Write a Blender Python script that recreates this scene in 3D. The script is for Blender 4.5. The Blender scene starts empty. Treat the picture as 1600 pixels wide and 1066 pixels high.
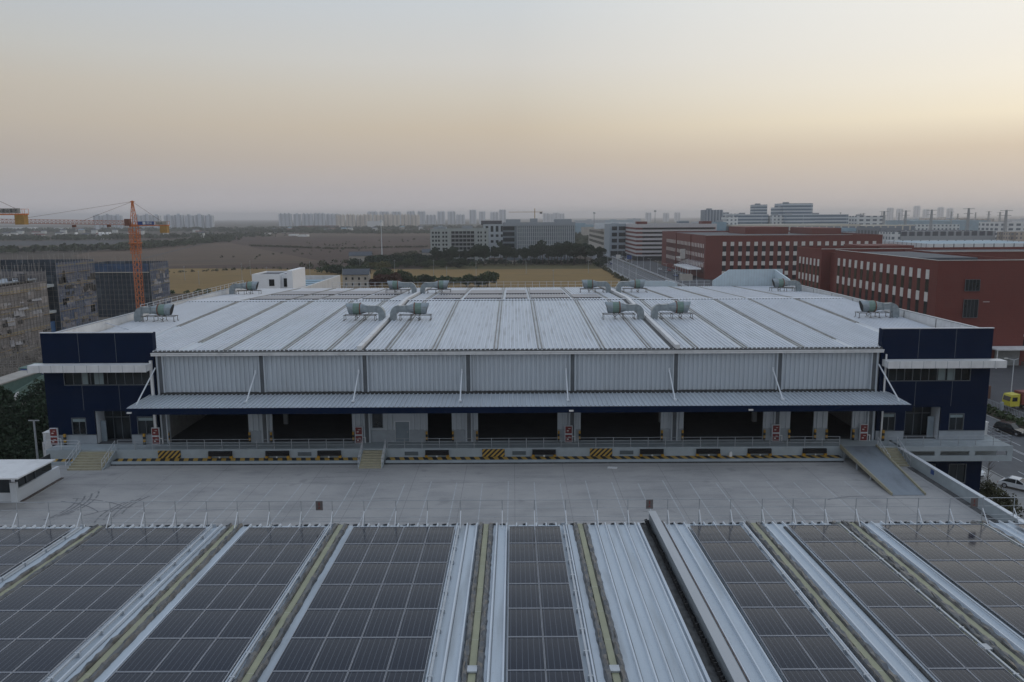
import bpy, math, random
from mathutils import Vector, Matrix
random.seed(7)
R = math.radians
sc = bpy.context.scene
col = sc.collection

# ------------------------------------------------------------------ camera
CH = 25.8
cam_d = bpy.data.cameras.new('camera'); cam = bpy.data.objects.new('camera', cam_d); col.objects.link(cam)
cam_d.sensor_width = 36; cam_d.lens = 1244 * 36 / 1600; cam_d.clip_end = 60000; cam_d.clip_start = 0.5
_p, _y, _r = R(8.91), .0022, .0055
_m = Matrix.Rotation(_y, 4, 'Z') @ Matrix.Rotation(math.pi/2 - _p, 4, 'X') @ Matrix.Rotation(-_r, 4, 'Z')
cam.matrix_world = Matrix.Translation((0, 0, CH)) @ _m
sc.camera = cam
sc.render.resolution_x, sc.render.resolution_y = 1024, 682
sc.view_settings.view_transform = 'Standard'; sc.view_settings.look = 'None'
sc.view_settings.exposure = 0; sc.view_settings.gamma = 1
try: sc.view_settings.use_curve_mapping = False
except Exception: pass
sc.cycles.use_denoising = True
sc.cycles.max_bounces = 6; sc.cycles.volume_bounces = 0
sc.cycles.volume_max_steps = 64

# ------------------------------------------------------------------ world (hazy dusk sky)
SUN_AZ, SUN_EL = R(58), R(3.0)          # azimuth clockwise from +Y
w = bpy.data.worlds.new('World'); sc.world = w; w.use_nodes = True
nt = w.node_tree; N = nt.nodes; L = nt.links; N.clear()
def lin(c): return tuple(((v/255)/12.92 if v/255 <= .04045 else ((v/255+.055)/1.055)**2.4) for v in c) + (1,)
def wn(t, **k):
    n = N.new(t)
    for a, b in k.items(): setattr(n, a, b)
    return n
out = wn('ShaderNodeOutputWorld'); bg = wn('ShaderNodeBackground')
tc = wn('ShaderNodeTexCoord'); sx = wn('ShaderNodeSeparateXYZ'); L.new(tc.outputs['Generated'], sx.inputs[0])
def ramp(stops):
    r = wn('ShaderNodeValToRGB'); e = r.color_ramp.elements
    while len(e) < len(stops): e.new(.5)
    for i, (p, c) in enumerate(stops): e[i].position = p; e[i].color = lin(c)
    L.new(sx.outputs['Z'], r.inputs[0]); return r
SKY_L = [(0,(190,187,192)),(.03,(178,175,177)),(.07,(183,175,168)),(.105,(193,184,172)),(.143,(197,190,179)),(.18,(196,196,192)),(.25,(188,197,207)),(.5,(196,208,224)),(1,(188,203,226))]
SKY_C = [(0,(190,185,188)),(.03,(187,181,182)),(.07,(199,187,174)),(.105,(208,195,176)),(.143,(213,206,193)),(.18,(215,213,208)),(.25,(209,215,219)),(.5,(200,212,227)),(1,(188,203,226))]
SKY_R = [(0,(196,188,186)),(.02,(204,193,185)),(.07,(224,208,186)),(.105,(252,240,215)),(.143,(253,246,230)),(.18,(250,246,236)),(.25,(250,249,244)),(.5,(214,222,231)),(1,(188,203,226))]
rl, rc, rr = ramp(SKY_L), ramp(SKY_C), ramp(SKY_R)
hx = wn('ShaderNodeVectorMath', operation='MULTIPLY'); L.new(tc.outputs['Generated'], hx.inputs[0]); hx.inputs[1].default_value = (1,1,0)
hn = wn('ShaderNodeVectorMath', operation='NORMALIZE'); L.new(hx.outputs[0], hn.inputs[0])
dt = wn('ShaderNodeVectorMath', operation='DOT_PRODUCT'); L.new(hn.outputs[0], dt.inputs[0]); dt.inputs[1].default_value = (math.sin(SUN_AZ), math.cos(SUN_AZ), 0)
def mr(a, b, interp='LINEAR'):
    m = wn('ShaderNodeMapRange'); m.interpolation_type = interp
    m.inputs['From Min'].default_value = a; m.inputs['From Max'].default_value = b; L.new(dt.outputs['Value'], m.inputs['Value']); return m
def mx(f, a, b):
    m = wn('ShaderNodeMix', data_type='RGBA'); L.new(a, m.inputs[6]); L.new(b, m.inputs[7])
    if isinstance(f, float): m.inputs[0].default_value = f
    else: L.new(f, m.inputs[0])
    return m
m1 = mx(mr(-.05,.53).outputs[0], rl.outputs[0], rc.outputs[0]); m2 = mx(mr(.53,.91).outputs[0], m1.outputs[2], rr.outputs[0])
sky = wn('ShaderNodeTexSky', sky_type='NISHITA'); sky.sun_disc = False; sky.sun_elevation = SUN_EL; sky.sun_rotation = SUN_AZ
sky.air_density = 1.5; sky.dust_density = 4; sky.ozone_density = 2
sm = wn('ShaderNodeVectorMath', operation='SCALE'); L.new(sky.outputs[0], sm.inputs[0]); sm.inputs['Scale'].default_value = .12
m3 = mx(.06, m2.outputs[2], sm.outputs[0])
L.new(m3.outputs[2], bg.inputs[0]); bg.inputs[1].default_value = 1.0
L.new(bg.outputs[0], out.inputs[0])

sun_d = bpy.data.lights.new('sun', 'SUN'); sun_d.energy = .25; sun_d.angle = R(12); sun_d.color = (1, .84, .66)
sun = bpy.data.objects.new('sun', sun_d); col.objects.link(sun)
_sd = Vector((math.sin(SUN_AZ)*math.cos(SUN_EL), math.cos(SUN_AZ)*math.cos(SUN_EL), math.sin(SUN_EL)))
sun.rotation_euler = _sd.to_track_quat('Z', 'Y').to_euler()

# ------------------------------------------------------------------ materials
MATS = {}
def mat(name, c, rough=.6, metal=0., var=.12, scale=1.5, stretch=(1,1,1), dirt=0., dirtcol=(.12,.11,.1), dscale=.3, bump=0., spec=.5):
    if name in MATS: return MATS[name]
    m = bpy.data.materials.new(name); m.use_nodes = True; t = m.node_tree; n = t.nodes; l = t.links
    b = n['Principled BSDF']; b.inputs['Roughness'].default_value = rough; b.inputs['Metallic'].default_value = metal
    b.inputs['Specular IOR Level'].default_value = spec
    co = n.new('ShaderNodeTexCoord'); mp = n.new('ShaderNodeMapping'); mp.inputs['Scale'].default_value = stretch
    l.new(co.outputs['Object'], mp.inputs[0])
    nz = n.new('ShaderNodeTexNoise'); nz.inputs['Scale'].default_value = scale; nz.inputs['Detail'].default_value = 5; l.new(mp.outputs[0], nz.inputs['Vector'])
    r = n.new('ShaderNodeValToRGB'); e = r.color_ramp.elements
    e[0].position = .3; e[1].position = .7
    e[0].color = tuple(max(0, v*(1-var)) for v in c)+(1,); e[1].color = tuple(min(1, v*(1+var)) for v in c)+(1,)
    l.new(nz.outputs['Fac'], r.inputs[0]); last = r.outputs[0]
    if dirt:
        n2 = n.new('ShaderNodeTexNoise'); n2.inputs['Scale'].default_value = dscale; n2.inputs['Detail'].default_value = 8; n2.inputs['Roughness'].default_value = .65
        l.new(mp.outputs[0], n2.inputs['Vector'])
        r2 = n.new('ShaderNodeMapRange'); r2.inputs['From Min'].default_value = .48; r2.inputs['From Max'].default_value = .75; r2.inputs['To Max'].default_value = dirt
        l.new(n2.outputs['Fac'], r2.inputs['Value'])
        k = n.new('ShaderNodeMix'); k.data_type = 'RGBA'; l.new(r2.outputs[0], k.inputs[0]); l.new(last, k.inputs[6]); k.inputs[7].default_value = dirtcol+(1,)
        last = k.outputs[2]
    l.new(last, b.inputs['Base Color'])
    if bump:
        bp = n.new('ShaderNodeBump'); bp.inputs['Strength'].default_value = bump; bp.inputs['Distance'].default_value = .05
        l.new(nz.outputs['Fac'], bp.inputs['Height']); l.new(bp.outputs[0], b.inputs['Normal'])
    MATS[name] = m; return m

class G:   # tiny node-graph helper for the special materials
    def __init__(s, name, rough=.6, spec=.5):
        s.m = bpy.data.materials.new(name); s.m.use_nodes = True; s.t = s.m.node_tree; s.n = s.t.nodes; s.l = s.t.links
        s.b = s.n['Principled BSDF']; s.b.inputs['Roughness'].default_value = rough; s.b.inputs['Specular IOR Level'].default_value = spec
        co = s.n.new('ShaderNodeTexCoord'); s.co = co.outputs['Object']
        sp = s.n.new('ShaderNodeSeparateXYZ'); s.l.new(s.co, sp.inputs[0]); s.x, s.y, s.z = sp.outputs
        MATS[name] = s.m
    def math(s, op, a, b=0., c=None):
        k = s.n.new('ShaderNodeMath'); k.operation = op
        for i, v in enumerate((a, b) if c is None else (a, b, c)):
            if isinstance(v, (int, float)): k.inputs[i].default_value = v
            else: s.l.new(v, k.inputs[i])
        return k.outputs[0]
    def noise(s, scale, detail=4, stretch=(1,1,1), rough=.5):
        mp = s.n.new('ShaderNodeMapping'); mp.inputs['Scale'].default_value = stretch; s.l.new(s.co, mp.inputs[0])
        k = s.n.new('ShaderNodeTexNoise'); k.inputs['Scale'].default_value = scale; k.inputs['Detail'].default_value = detail
        k.inputs['Roughness'].default_value = rough; s.l.new(mp.outputs[0], k.inputs['Vector']); return k.outputs['Fac']
    def mix(s, f, a, b):
        k = s.n.new('ShaderNodeMix'); k.data_type = 'RGBA'
        for i, v in ((0, f), (6, a), (7, b)):
            if isinstance(v, (int, float)): k.inputs[i].default_value = v
            elif isinstance(v, tuple): k.inputs[i].default_value = v + (1,) if len(v) == 3 else v
            else: s.l.new(v, k.inputs[i])
        return k.outputs[2]
    def band(s, v, period, lo, hi):   # 1 where frac(v/period) is in lo..hi
        f = s.math('FRACT', s.math('DIVIDE', v, period))
        return s.math('MULTIPLY', s.math('GREATER_THAN', f, lo), s.math('LESS_THAN', f, hi))
    def rng(s, v, a, b, c=0., d=1.):
        k = s.n.new('ShaderNodeMapRange'); s.l.new(v, k.inputs[0])
        for i, q in zip((1,2,3,4), (a,b,c,d)): k.inputs[i].default_value = q
        return k.outputs[0]
    def base(s, c):
        if isinstance(c, tuple): s.b.inputs['Base Color'].default_value = c + (1,)
        else: s.l.new(c, s.b.inputs['Base Color'])

def facade(name, wall, win, pu=3.4, pv=3.1, wu=.45, wv=.5, pil=0):
    g = G(name, .75)
    u = g.math('ADD', g.x, g.y)
    m = g.math('MULTIPLY', g.band(u, pu, .5-wu/2, .5+wu/2), g.band(g.z, pv, .5-wv/2, .5+wv/2))
    ge = g.n.new('ShaderNodeNewGeometry'); s2 = g.n.new('ShaderNodeSeparateXYZ'); g.l.new(ge.outputs['Normal'], s2.inputs[0])
    m = g.math('MULTIPLY', m, g.math('LESS_THAN', s2.outputs[2], .5))
    nz = g.noise(.08, 3)
    wc = g.mix(nz, tuple(v*.85 for v in wall), tuple(min(1, v*1.1) for v in wall))
    if pil:
        wc = g.mix(g.band(u, pil, .0, .35), wc, tuple(v*.55 for v in wall))
    g.base(g.mix(m, wc, win)); return g.m

M = {}
M['steel_white'] = mat('white_sheet_metal', (.62,.65,.68), .5, 0, .05, .8, (1,.15,1), .35, (.36,.35,.34), .25)
def roof_sheet(name, c, dirtc, streak):
    g = G(name, .48)
    n1 = g.noise(.22, 6, (1, .25, 1), .6); n2 = g.noise(2.2, 4, (1, .07, 1)); n3 = g.noise(9, 3)
    cc = g.mix(g.rng(n1, .35, .7), c, tuple(v*.86 for v in c))
    cc = g.mix(g.rng(n2, .5, .78, 0, streak), cc, dirtc)
    cc = g.mix(g.rng(n3, .62, .8, 0, streak*.6), cc, dirtc)
    sheet = g.math('FLOOR', g.math('DIVIDE', g.x, .94))
    wn_ = g.n.new('ShaderNodeTexWhiteNoise'); wn_.noise_dimensions = '1D'; g.l.new(sheet, wn_.inputs['W'])
    cc = g.mix(g.rng(wn_.outputs[0], 0, 1, 0, .14), cc, tuple(v*.75 for v in c))
    g.base(cc); return g.m
M['roof'] = roof_sheet('ribbed_roof_sheet', (.60,.625,.645), (.26,.255,.25), .75)
M['roof_near'] = roof_sheet('pale_blue_roof_sheet', (.49,.55,.60), (.23,.25,.26), .8)
M['rib_near'] = mat('roof_rib_metal', (.56,.61,.66), .4, .0, .08, 3, (1,.1,1), .4, (.32,.33,.35), 1.)
M['rib'] = mat('roof_rib_sheet', (.62,.65,.70), .45, 0, .08, 1, (1,.2,1), .3, (.3,.3,.31), .5)
M['wall_rib'] = mat('grey_corrugated_wall', (.45,.49,.53), .55, 0, .05, .6, (1,1,.4), .35, (.24,.25,.26), .3)
M['plinth'] = mat('grey_plinth_concrete', (.30,.33,.36), .75, 0, .08, 1.2, (1,1,1), .4, (.2,.21,.22), .5)
M['blue'] = None
g = G('dark_blue_cladding', .7, .10)
ln = g.band(g.z, .95, 0, .025); nz = g.noise(.6, 3)
g.base(g.mix(ln, g.mix(nz, (.0022,.0085,.028), (.0032,.0125,.040)), (.004,.008,.02))); M['blue'] = g.m
M['white'] = mat('white_panel', (.66,.66,.66), .5, 0, .06, 1.2, (1,1,.5), .45, (.35,.34,.33), .8)
M['steel'] = mat('galvanised_steel', (.42,.45,.48), .4, .3, .12, 3)
M['rail'] = mat('grey_railing_paint', (.33,.35,.37), .45, .1, .1, 3)
M['rail_light'] = mat('pale_railing_paint', (.55,.57,.60), .45, .1, .1, 3)
M['dark'] = mat('dark_opening', (.012,.013,.015), .8, 0, .2, 1)
M['rubber'] = mat('black_rubber', (.006,.006,.007), .7, 0, .2, 4)
M['flash'] = mat('crumpled_flashing', (.13,.135,.14), .38, .55, .35, 3, (1,1,1), .6, (.02,.02,.022), 3, .3)
M['skylight'] = mat('skylight_fibreglass', (.30,.30,.19), .5, 0, .07, 2, (1,.3,1), .35, (.26,.27,.2), .8)
M['gutter'] = mat('dirty_gutter', (.035,.037,.038), .6, .1, .7, 5, (1,.5,1), .6, (.12,.12,.12), 4, .5)
M['alu'] = mat('aluminium_frame', (.45,.47,.51), .4, .3, .08, 2)
M['glass'] = mat('dark_window_glass', (.016,.022,.026), .08, 0, .5, .35)
M['glass_lit'] = mat('pale_window_glass', (.20,.25,.26), .15, 0, .15, .8)
M['frame'] = mat('window_frame', (.10,.115,.13), .5, 0, .1, 3)
M['fan_green'] = mat('fan_casing_green', (.15,.225,.19), .45, .1, .15, 2, (1,1,1), .3, (.1,.1,.09), 1.5)
M['duct'] = mat('galvanised_duct', (.26,.30,.32), .38, .4, .2, 2.2, (1,1,1), .3, (.2,.19,.18), 1.5)
M['rust'] = mat('rusty_flange', (.16,.065,.04), .8, 0, .3, 4)
M['yellow_stair'] = mat('sandy_stair_concrete', (.34,.31,.22), .8, 0, .1, 2, (1,1,1), .4, (.2,.18,.14), .8)
M['red_sign'] = mat('red_cabinet', (.16,.02,.02), .5, 0, .2, 5)
M['white_paint'] = mat('worn_white_paint', (.43,.44,.45), .7, 0, .12, 4, (1,1,1), .95, (.30,.30,.30), 1.6)
M['black_paint'] = mat('black_paint', (.02,.02,.02), .6, 0, .2, 3)
M['hazard_yellow'] = mat('hazard_yellow', (.45,.25,.03), .6, 0, .2, 3, (1,1,1), .4, (.16,.11,.05), 1.2)
def hazard(name, period, slope):
    g = G(name, .65); v = g.math('ADD', g.x, g.math('MULTIPLY', g.math('ADD', g.z, g.math('MULTIPLY', g.y, .5)), slope))
    nz = g.noise(2.5, 5)
    g.base(g.mix(g.rng(nz, .6, .85, 0, .5), g.mix(g.band(v, period, 0, .5), (.42,.26,.05), (.016,.016,.017)), (.2,.2,.19))); return g.m
M['haz_strip'] = hazard('hazard_line_paint', 1.0, .6)
M['haz_plate'] = hazard('hazard_plate_paint', .52, -1.0)

# yard concrete
g = G('yard_concrete', .8)
n1 = g.noise(.09, 6, (1,1,1), .6); n2 = g.noise(.5, 7, (.35,1,1), .65); n3 = g.noise(5, 5, (1,1,1), .6); n4 = g.noise(.8, 6, (.12,1,1), .7)
c = g.mix(g.rng(n1, .35, .7), (.29,.285,.28), (.40,.385,.37))
c = g.mix(g.rng(n2, .48, .72, 0, .7), c, (.20,.20,.205)); c = g.mix(g.rng(n3, .45, .75, 0, .35), c, (.42,.40,.38))
c = g.mix(g.rng(n4, .58, .78, 0, .65), c, (.125,.13,.14))
c = g.mix(g.rng(g.noise(.35, 3, (1,1,1), .4), .66, .72, 0, .35), c, (.15,.15,.155)); c = g.mix(g.rng(g.noise(1.6, 2, (1,1,1)), .72, .76, 0, .5), c, (.11,.11,.115))
jt = g.math('MAXIMUM', g.band(g.x, 5.0, 0, .010), g.band(g.y, 5.0, 0, .014)); c = g.mix(g.math('MULTIPLY', jt, .5), c, (.12,.12,.12))
g.base(c); M['yard'] = g.m
M['asphalt'] = mat('asphalt', (.085,.09,.098), .8, 0, .12, .8, (1,1,1), .4, (.14,.145,.15), .12)
M['asphalt_dark'] = mat('dark_asphalt', (.055,.058,.065), .8, 0, .15, .5, (1,1,1), .4, (.09,.09,.095), .1)
M['pave'] = mat('pavement', (.24,.24,.235), .8, 0, .1, 1, (1,1,1), .4, (.16,.16,.16), .3)
M['dirt'] = mat('bare_dirt', (.13,.11,.09), .9, 0, .3, .35, (1,1,1), .5, (.24,.20,.165), .15, .3)
M['concrete'] = mat('pale_concrete', (.33,.37,.39), .75, 0, .08, 1, (1,1,1), .4, (.23,.25,.26), .4)
M['brick'] = None
g = G('red_brick_cladding', .75)
nz = g.noise(.12, 5); nn = g.noise(1.2, 3, (1,1,.3))
bl = g.band(g.z, .62, 0, .1)
c = g.mix(nz, (.125,.024,.018), (.160,.034,.025)); c = g.mix(g.rng(nn, .5, .75, 0, .25), c, (.075,.02,.018)); g.base(g.mix(g.math('MULTIPLY', bl, .3), c, (.05,.015,.013))); M['brick'] = g.m
M['pale_panel'] = mat('pale_window_panel', (.62,.60,.57), .6, 0, .08, 1)
M['foliage_dark'] = mat('dark_foliage', (.030,.047,.026), .8, 0, .45, 1.1, spec=.2)
M['foliage_mid'] = mat('mid_foliage', (.048,.068,.030), .8, 0, .4, 1.1, spec=.2)
M['foliage_olive'] = mat('olive_foliage', (.10,.095,.032), .8, 0, .35, 1.1, spec=.2)
M['foliage_rust'] = mat('rust_foliage', (.085,.040,.028), .8, 0, .35, 1.1, spec=.2)
M['foliage_far'] = mat('far_foliage', (.062,.072,.042), .9, 0, .5, .05, spec=.1)
M['foliage_bushy'] = mat('dry_bush_foliage', (.075,.075,.045), .9, 0, .4, .3, spec=.1)
M['bark'] = mat('bark', (.07,.055,.045), .9, 0, .3, 4)
M['orange'] = mat('orange_crane_paint', (.55,.16,.035), .5, 0, .2, 2)
M['jib_pink'] = mat('faded_orange_jib_paint', (.42,.20,.14), .6, 0, .2, 2)
M['tan'] = mat('tan_counterweight', (.36,.21,.06), .7, 0, .15, 2)
M['banner_blue'] = mat('blue_banner', (.03,.07,.22), .6, 0, .1, 2)
M['text_white'] = mat('white_lettering', (.7,.7,.7), .6, 0, .02, 2)
M['text_dark'] = mat('dark_lettering', (.03,.04,.05), .6, 0, .02, 2)
M['car_white'] = mat('white_car_paint', (.62,.64,.66), .25, 0, .03, 1); M['car_black'] = mat('black_car_paint', (.012,.013,.016), .18, 0, .1, 1)
M['car_grey'] = mat('grey_car_paint', (.16,.17,.19), .3, 0, .05, 1); M['car_red'] = mat('red_car_paint', (.25,.03,.025), .3, 0, .05, 1)
M['car_blue'] = mat('blue_car_paint', (.03,.07,.2), .3, 0, .05, 1)
M['tyre'] = mat('tyre', (.015,.015,.016), .8, 0, .1, 4); M['rim'] = mat('alloy_rim', (.4,.41,.43), .35, .6, .05, 4)
M['lamp'] = mat('clear_lamp_lens', (.55,.55,.52), .2, 0, .05, 4); M['lamp_red'] = mat('red_lamp_lens', (.3,.01,.01), .2, 0, .05, 4)
M['truck_yellow'] = mat('yellow_truck_paint', (.52,.46,.05), .4, 0, .08, 2); M['container_red'] = mat('red_container', (.19,.045,.035), .6, 0, .15, 1)
M['green_wall'] = mat('green_site_panel', (.12,.20,.17), .7, 0, .12, 1, (1,1,1), .3, (.2,.2,.17), .5)
M['roof_grey'] = mat('grey_roof_tile', (.075,.085,.10), .8, 0, .15, 1); M['plaster'] = mat('cream_plaster', (.40,.37,.33), .8, 0, .12, .5, (1,1,1), .4, (.25,.23,.2), .3)
M['roof_red'] = mat('red_roof_tile', (.17,.07,.055), .8, 0, .2, 1); M['roof_dark'] = mat('dark_flat_roof', (.09,.09,.10), .85, 0, .15, .2)
M['roof_blue'] = mat('blue_sheet_roof', (.22,.33,.40), .6, 0, .1, .2)

# PV glass
g = G('solar_cells', .13, .27); g.b.inputs['Specular Tint'].default_value = (.66,.82,1.0,1)
cell = g.math('MAXIMUM', g.band(g.x, .1836, 0, .045), g.band(g.y, .0925, 0, .035))
bus = g.band(g.x, .1836, .44, .56)
mid = g.band(g.math('ADD', g.y, -1.0), 2.05, .489, .511)
nz = g.noise(.7, 3)
oi = g.n.new('ShaderNodeObjectInfo')
c = g.mix(nz, (.0055,.0075,.0175), (.0095,.012,.025)); c = g.mix(g.rng(oi.outputs['Random'], 0, 1, 0, .6), c, (.011,.012,.020))
c = g.mix(g.math('MULTIPLY', cell, .3), c, (.022,.027,.036)); c = g.mix(g.math('MULTIPLY', bus, .7), c, (.085,.095,.115))
g.base(g.mix(g.math('MULTIPLY', mid, .7), c, (.10,.11,.12)))
g.l.new(g.rng(g.noise(1.1, 5, (1,.5,1)), .3, .7, .09, .22), g.b.inputs['Roughness']); M['pv'] = g.m

M['pv_far'] = mat('sky_pink_panel', (.27,.26,.27), .45, 0, .06, .3)  # reflected pinkish sky is put into the base colour
# scaffold netting
def netting(name, c1, c2, bands):
    g = G(name, .85); u = g.math('ADD', g.x, g.y)
    gr = g.math('MAXIMUM', g.band(u, 1.5, 0, .10), g.band(g.z, 1.8, 0, .09))
    n1 = g.noise(.25, 5, (1,1,.7)); n2 = g.noise(1.4, 6, (1,1,.5), .7)
    c = g.mix(g.rng(n1, .4, .65), c1, c2); c = g.mix(g.rng(n2, .42, .7, 0, .8), c, tuple(v*.4 for v in c1))
    c = g.mix(g.math('MULTIPLY', gr, .75), c, tuple(v*.35 for v in c1))
    cmb = g.n.new('ShaderNodeCombineXYZ'); g.l.new(g.math('FLOOR', g.math('DIVIDE', u, 3.0)), cmb.inputs[0]); g.l.new(g.math('FLOOR', g.math('DIVIDE', g.z, 1.8)), cmb.inputs[1])
    wn2 = g.n.new('ShaderNodeTexWhiteNoise'); wn2.noise_dimensions = '2D'; g.l.new(cmb.outputs[0], wn2.inputs['Vector'])
    c = g.mix(g.rng(wn2.outputs[0], 0, 1, 0, .7), c, tuple(v*.6 for v in c1)); c = g.mix(g.rng(wn2.outputs[0], .82, .9, 0, .4), c, tuple(min(1, v*1.7) for v in c2))
    if bands: c = g.mix(g.math('MULTIPLY', g.math('MULTIPLY', g.band(g.z, 5.4, .1, .16), g.math('GREATER_THAN', n2, .46)), .7), c, (.33,.27,.12))
    g.base(c); return g.m
M['net_grey'] = netting('grey_safety_net', (.225,.215,.22), (.29,.265,.255), True)
M['net_blue'] = netting('blue_safety_net', (.085,.125,.215), (.21,.205,.225), True)
M['net_dark'] = netting('dark_blue_safety_net', (.045,.06,.08), (.085,.10,.115), False)

# ground
g = G('countryside_ground', .95, .1)
vo = g.n.new('ShaderNodeTexVoronoi'); vo.inputs['Scale'].default_value = .006; mp = g.n.new('ShaderNodeMapping'); mp.inputs['Scale'].default_value = (.55,1,1); g.l.new(g.co, mp.inputs[0]); g.l.new(mp.outputs[0], vo.inputs['Vector'])
sv = g.n.new('ShaderNodeSeparateColor'); g.l.new(vo.outputs['Color'], sv.inputs[0])
c = g.mix(sv.outputs[0], (.08,.06,.048), (.11,.085,.064)); c = g.mix(g.math('GREATER_THAN', sv.outputs[1], .72), c, (.058,.064,.040))
c = g.mix(g.rng(g.noise(.02, 8, (.3,1,1), .65), .45, .7), c, (.070,.062,.048)); c = g.mix(g.rng(g.noise(.25, 6, (.5,1,1), .6), .5, .8, 0, .6), c, (.048,.048,.034))
g.base(c); M['ground'] = g.m
def field(name, a, b, c_, row=0):
    g = G(name, .95, .1); n1 = g.noise(.015, 7, (.4,1,1), .65); n2 = g.noise(.2, 6, (.3,1,1), .6)
    c = g.mix(g.rng(n1, .35, .68), a, b); c = g.mix(g.rng(n2, .5, .75, 0, .7), c, c_)
    if row: c = g.mix(g.math('MULTIPLY', g.band(g.math('ADD', g.y, g.math('MULTIPLY', g.x, .12)), row, 0, .18), .45), c, c_)
    g.base(c); return g.m
M['field_yellow'] = field('dry_yellow_grass', (.205,.135,.058), (.255,.170,.070), (.13,.105,.05))
M['field_brown'] = field('ploughed_brown_soil', (.078,.052,.041), (.105,.070,.054), (.052,.042,.034), 22)
M['field_tan'] = field('fallow_tan_soil', (.145,.10,.07), (.11,.08,.06), (.075,.062,.045), 30)
M['field_grey'] = field('grey_stubble', (.075,.076,.078), (.09,.088,.086), (.062,.064,.062))

# ------------------------------------------------------------------ mesh helpers
class MB:
    def __init__(s): s.v = []; s.f = []; s.m = []
    def face(s, pts, mi=0):
        k = len(s.v); s.v += [tuple(p) for p in pts]; s.f.append(tuple(range(k, k+len(pts)))); s.m.append(mi); return s
    def hexa(s, p, mi=0):     # p: 4 bottom (ccw from above), 4 top
        k = len(s.v); s.v += [tuple(q) for q in p]
        for f in ((3,2,1,0),(4,5,6,7),(0,1,5,4),(1,2,6,5),(2,3,7,6),(3,0,4,7)): s.f.append(tuple(k+i for i in f)); s.m.append(mi)
        return s
    def box(s, x0, x1, y0, y1, z0, z1, mi=0):
        return s.hexa([(x0,y0,z0),(x1,y0,z0),(x1,y1,z0),(x0,y1,z0),(x0,y0,z1),(x1,y0,z1),(x1,y1,z1),(x0,y1,z1)], mi)
    def tube(s, a, b, r, n=6, r2=None, mi=0, cap=True):
        a, b = Vector(a), Vector(b); d = (b-a); 
        if d.length < 1e-6: return s
        d.normalize(); u = d.orthogonal().normalized(); w_ = d.cross(u); r2 = r if r2 is None else r2; k = len(s.v)
        for i in range(n):
            t = 2*math.pi*i/n; s.v.append(tuple(a+(u*math.cos(t)+w_*math.sin(t))*r))
        for i in range(n):
            t = 2*math.pi*i/n; s.v.append(tuple(b+(u*math.cos(t)+w_*math.sin(t))*r2))
        for i in range(n): s.f.append((k+i, k+(i+1)%n, k+n+(i+1)%n, k+n+i)); s.m.append(mi)
        if cap: s.f.append(tuple(k+n-1-i for i in range(n))); s.f.append(tuple(k+n+i for i in range(n))); s.m += [mi, mi]
        return s
    def extr(s, poly, axis, a, b, mi=0):   # polygon in the other two axes, extruded along axis
        def P(q, t): return {'x': (t, q[0], q[1]), 'y': (q[0], t, q[1]), 'z': (q[0], q[1], t)}[axis]
        n = len(poly); k = len(s.v); s.v += [P(q, a) for q in poly] + [P(q, b) for q in poly]
        s.f.append(tuple(k+i for i in range(n))); s.f.append(tuple(k+n+n-1-i for i in range(n))); s.m += [mi, mi]
        for i in range(n): s.f.append((k+i, k+n+i, k+n+(i+1)%n, k+(i+1)%n)); s.m.append(mi)
        return s
    def build(s, name, mats, parent=None, smooth=False, fix=True):
        me = bpy.data.meshes.new(name)
        off = Vector((0,0,0))
        if parent is not None:
            r = parent
            while r.parent is not None: r = r.parent
            off = r.location
        me.from_pydata([tuple(Vector(v)-off) for v in s.v] if off.length else s.v, [], s.f)
        for q in (mats if isinstance(mats, (list, tuple)) else [mats]): me.materials.append(q)
        if any(s.m): me.polygons.foreach_set('material_index', s.m)
        if smooth: me.polygons.foreach_set('use_smooth', [True]*len(s.f))
        if fix:
            import bmesh
            bm = bmesh.new(); bm.from_mesh(me); bmesh.ops.recalc_face_normals(bm, faces=bm.faces); bm.to_mesh(me); bm.free()
        me.update()
        o = bpy.data.objects.new(name, me); col.objects.link(o)
        if parent is not None: o.parent = parent
        return o
def thing(name, label, cat, loc=(0,0,0), group=None):
    o = bpy.data.objects.new(name, None); col.objects.link(o); o.location = loc; o.empty_display_size = .3
    o['label'] = label; o['category'] = cat
    if group: o['group'] = group
    return o
def tag(o, label, cat, group=None):
    o['label'] = label; o['category'] = cat
    if group: o['group'] = group
    return o
def struct(o): o['kind'] = 'structure'; return o
def stuff(o): o['kind'] = 'stuff'; return o
def dup(root, loc, rotz=0., label=None, group=None, scale=None):
    r = root.copy(); col.objects.link(r); r.location = loc; r.rotation_euler = (0,0,rotz)
    if scale is not None: r.scale = scale if isinstance(scale, tuple) else (scale,)*3
    if label: r['label'] = label
    if group: r['group'] = group
    for c_ in list(root.children):
        c = c_.copy(); col.objects.link(c); c.parent = r
        for d_ in list(c_.children):
            d = d_.copy(); col.objects.link(d); d.parent = c
    return r
ORD = ['first','second','third','fourth','fifth','sixth','seventh','eighth','ninth','tenth','eleventh','twelfth','thirteenth','fourteenth','fifteenth','sixteenth','seventeenth','eighteenth','nineteenth','twentieth','twenty-first','twenty-second','twenty-third','twenty-fourth','twenty-fifth','twenty-sixth','twenty-seventh','twenty-eighth','twenty-ninth','thirtieth']
def wall_open(mb, x0, x1, y0, y1, z0, z1, ops, mi=0):
    xs = sorted({x0, x1, *[v for o in ops for v in (o[0], o[1]) if x0 < v < x1]})
    for a, b in zip(xs, xs[1:]):
        cut = sorted([(max(o[2], z0), min(o[3], z1)) for o in ops if o[0] <= a+1e-6 and o[1] >= b-1e-6]); z = z0
        for c, d in cut:
            if c > z + 1e-4: mb.box(a, b, y0, y1, z, c, mi)
            z = max(z, d)
        if z1 > z + 1e-4: mb.box(a, b, y0, y1, z, z1, mi)
    return mb
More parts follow.
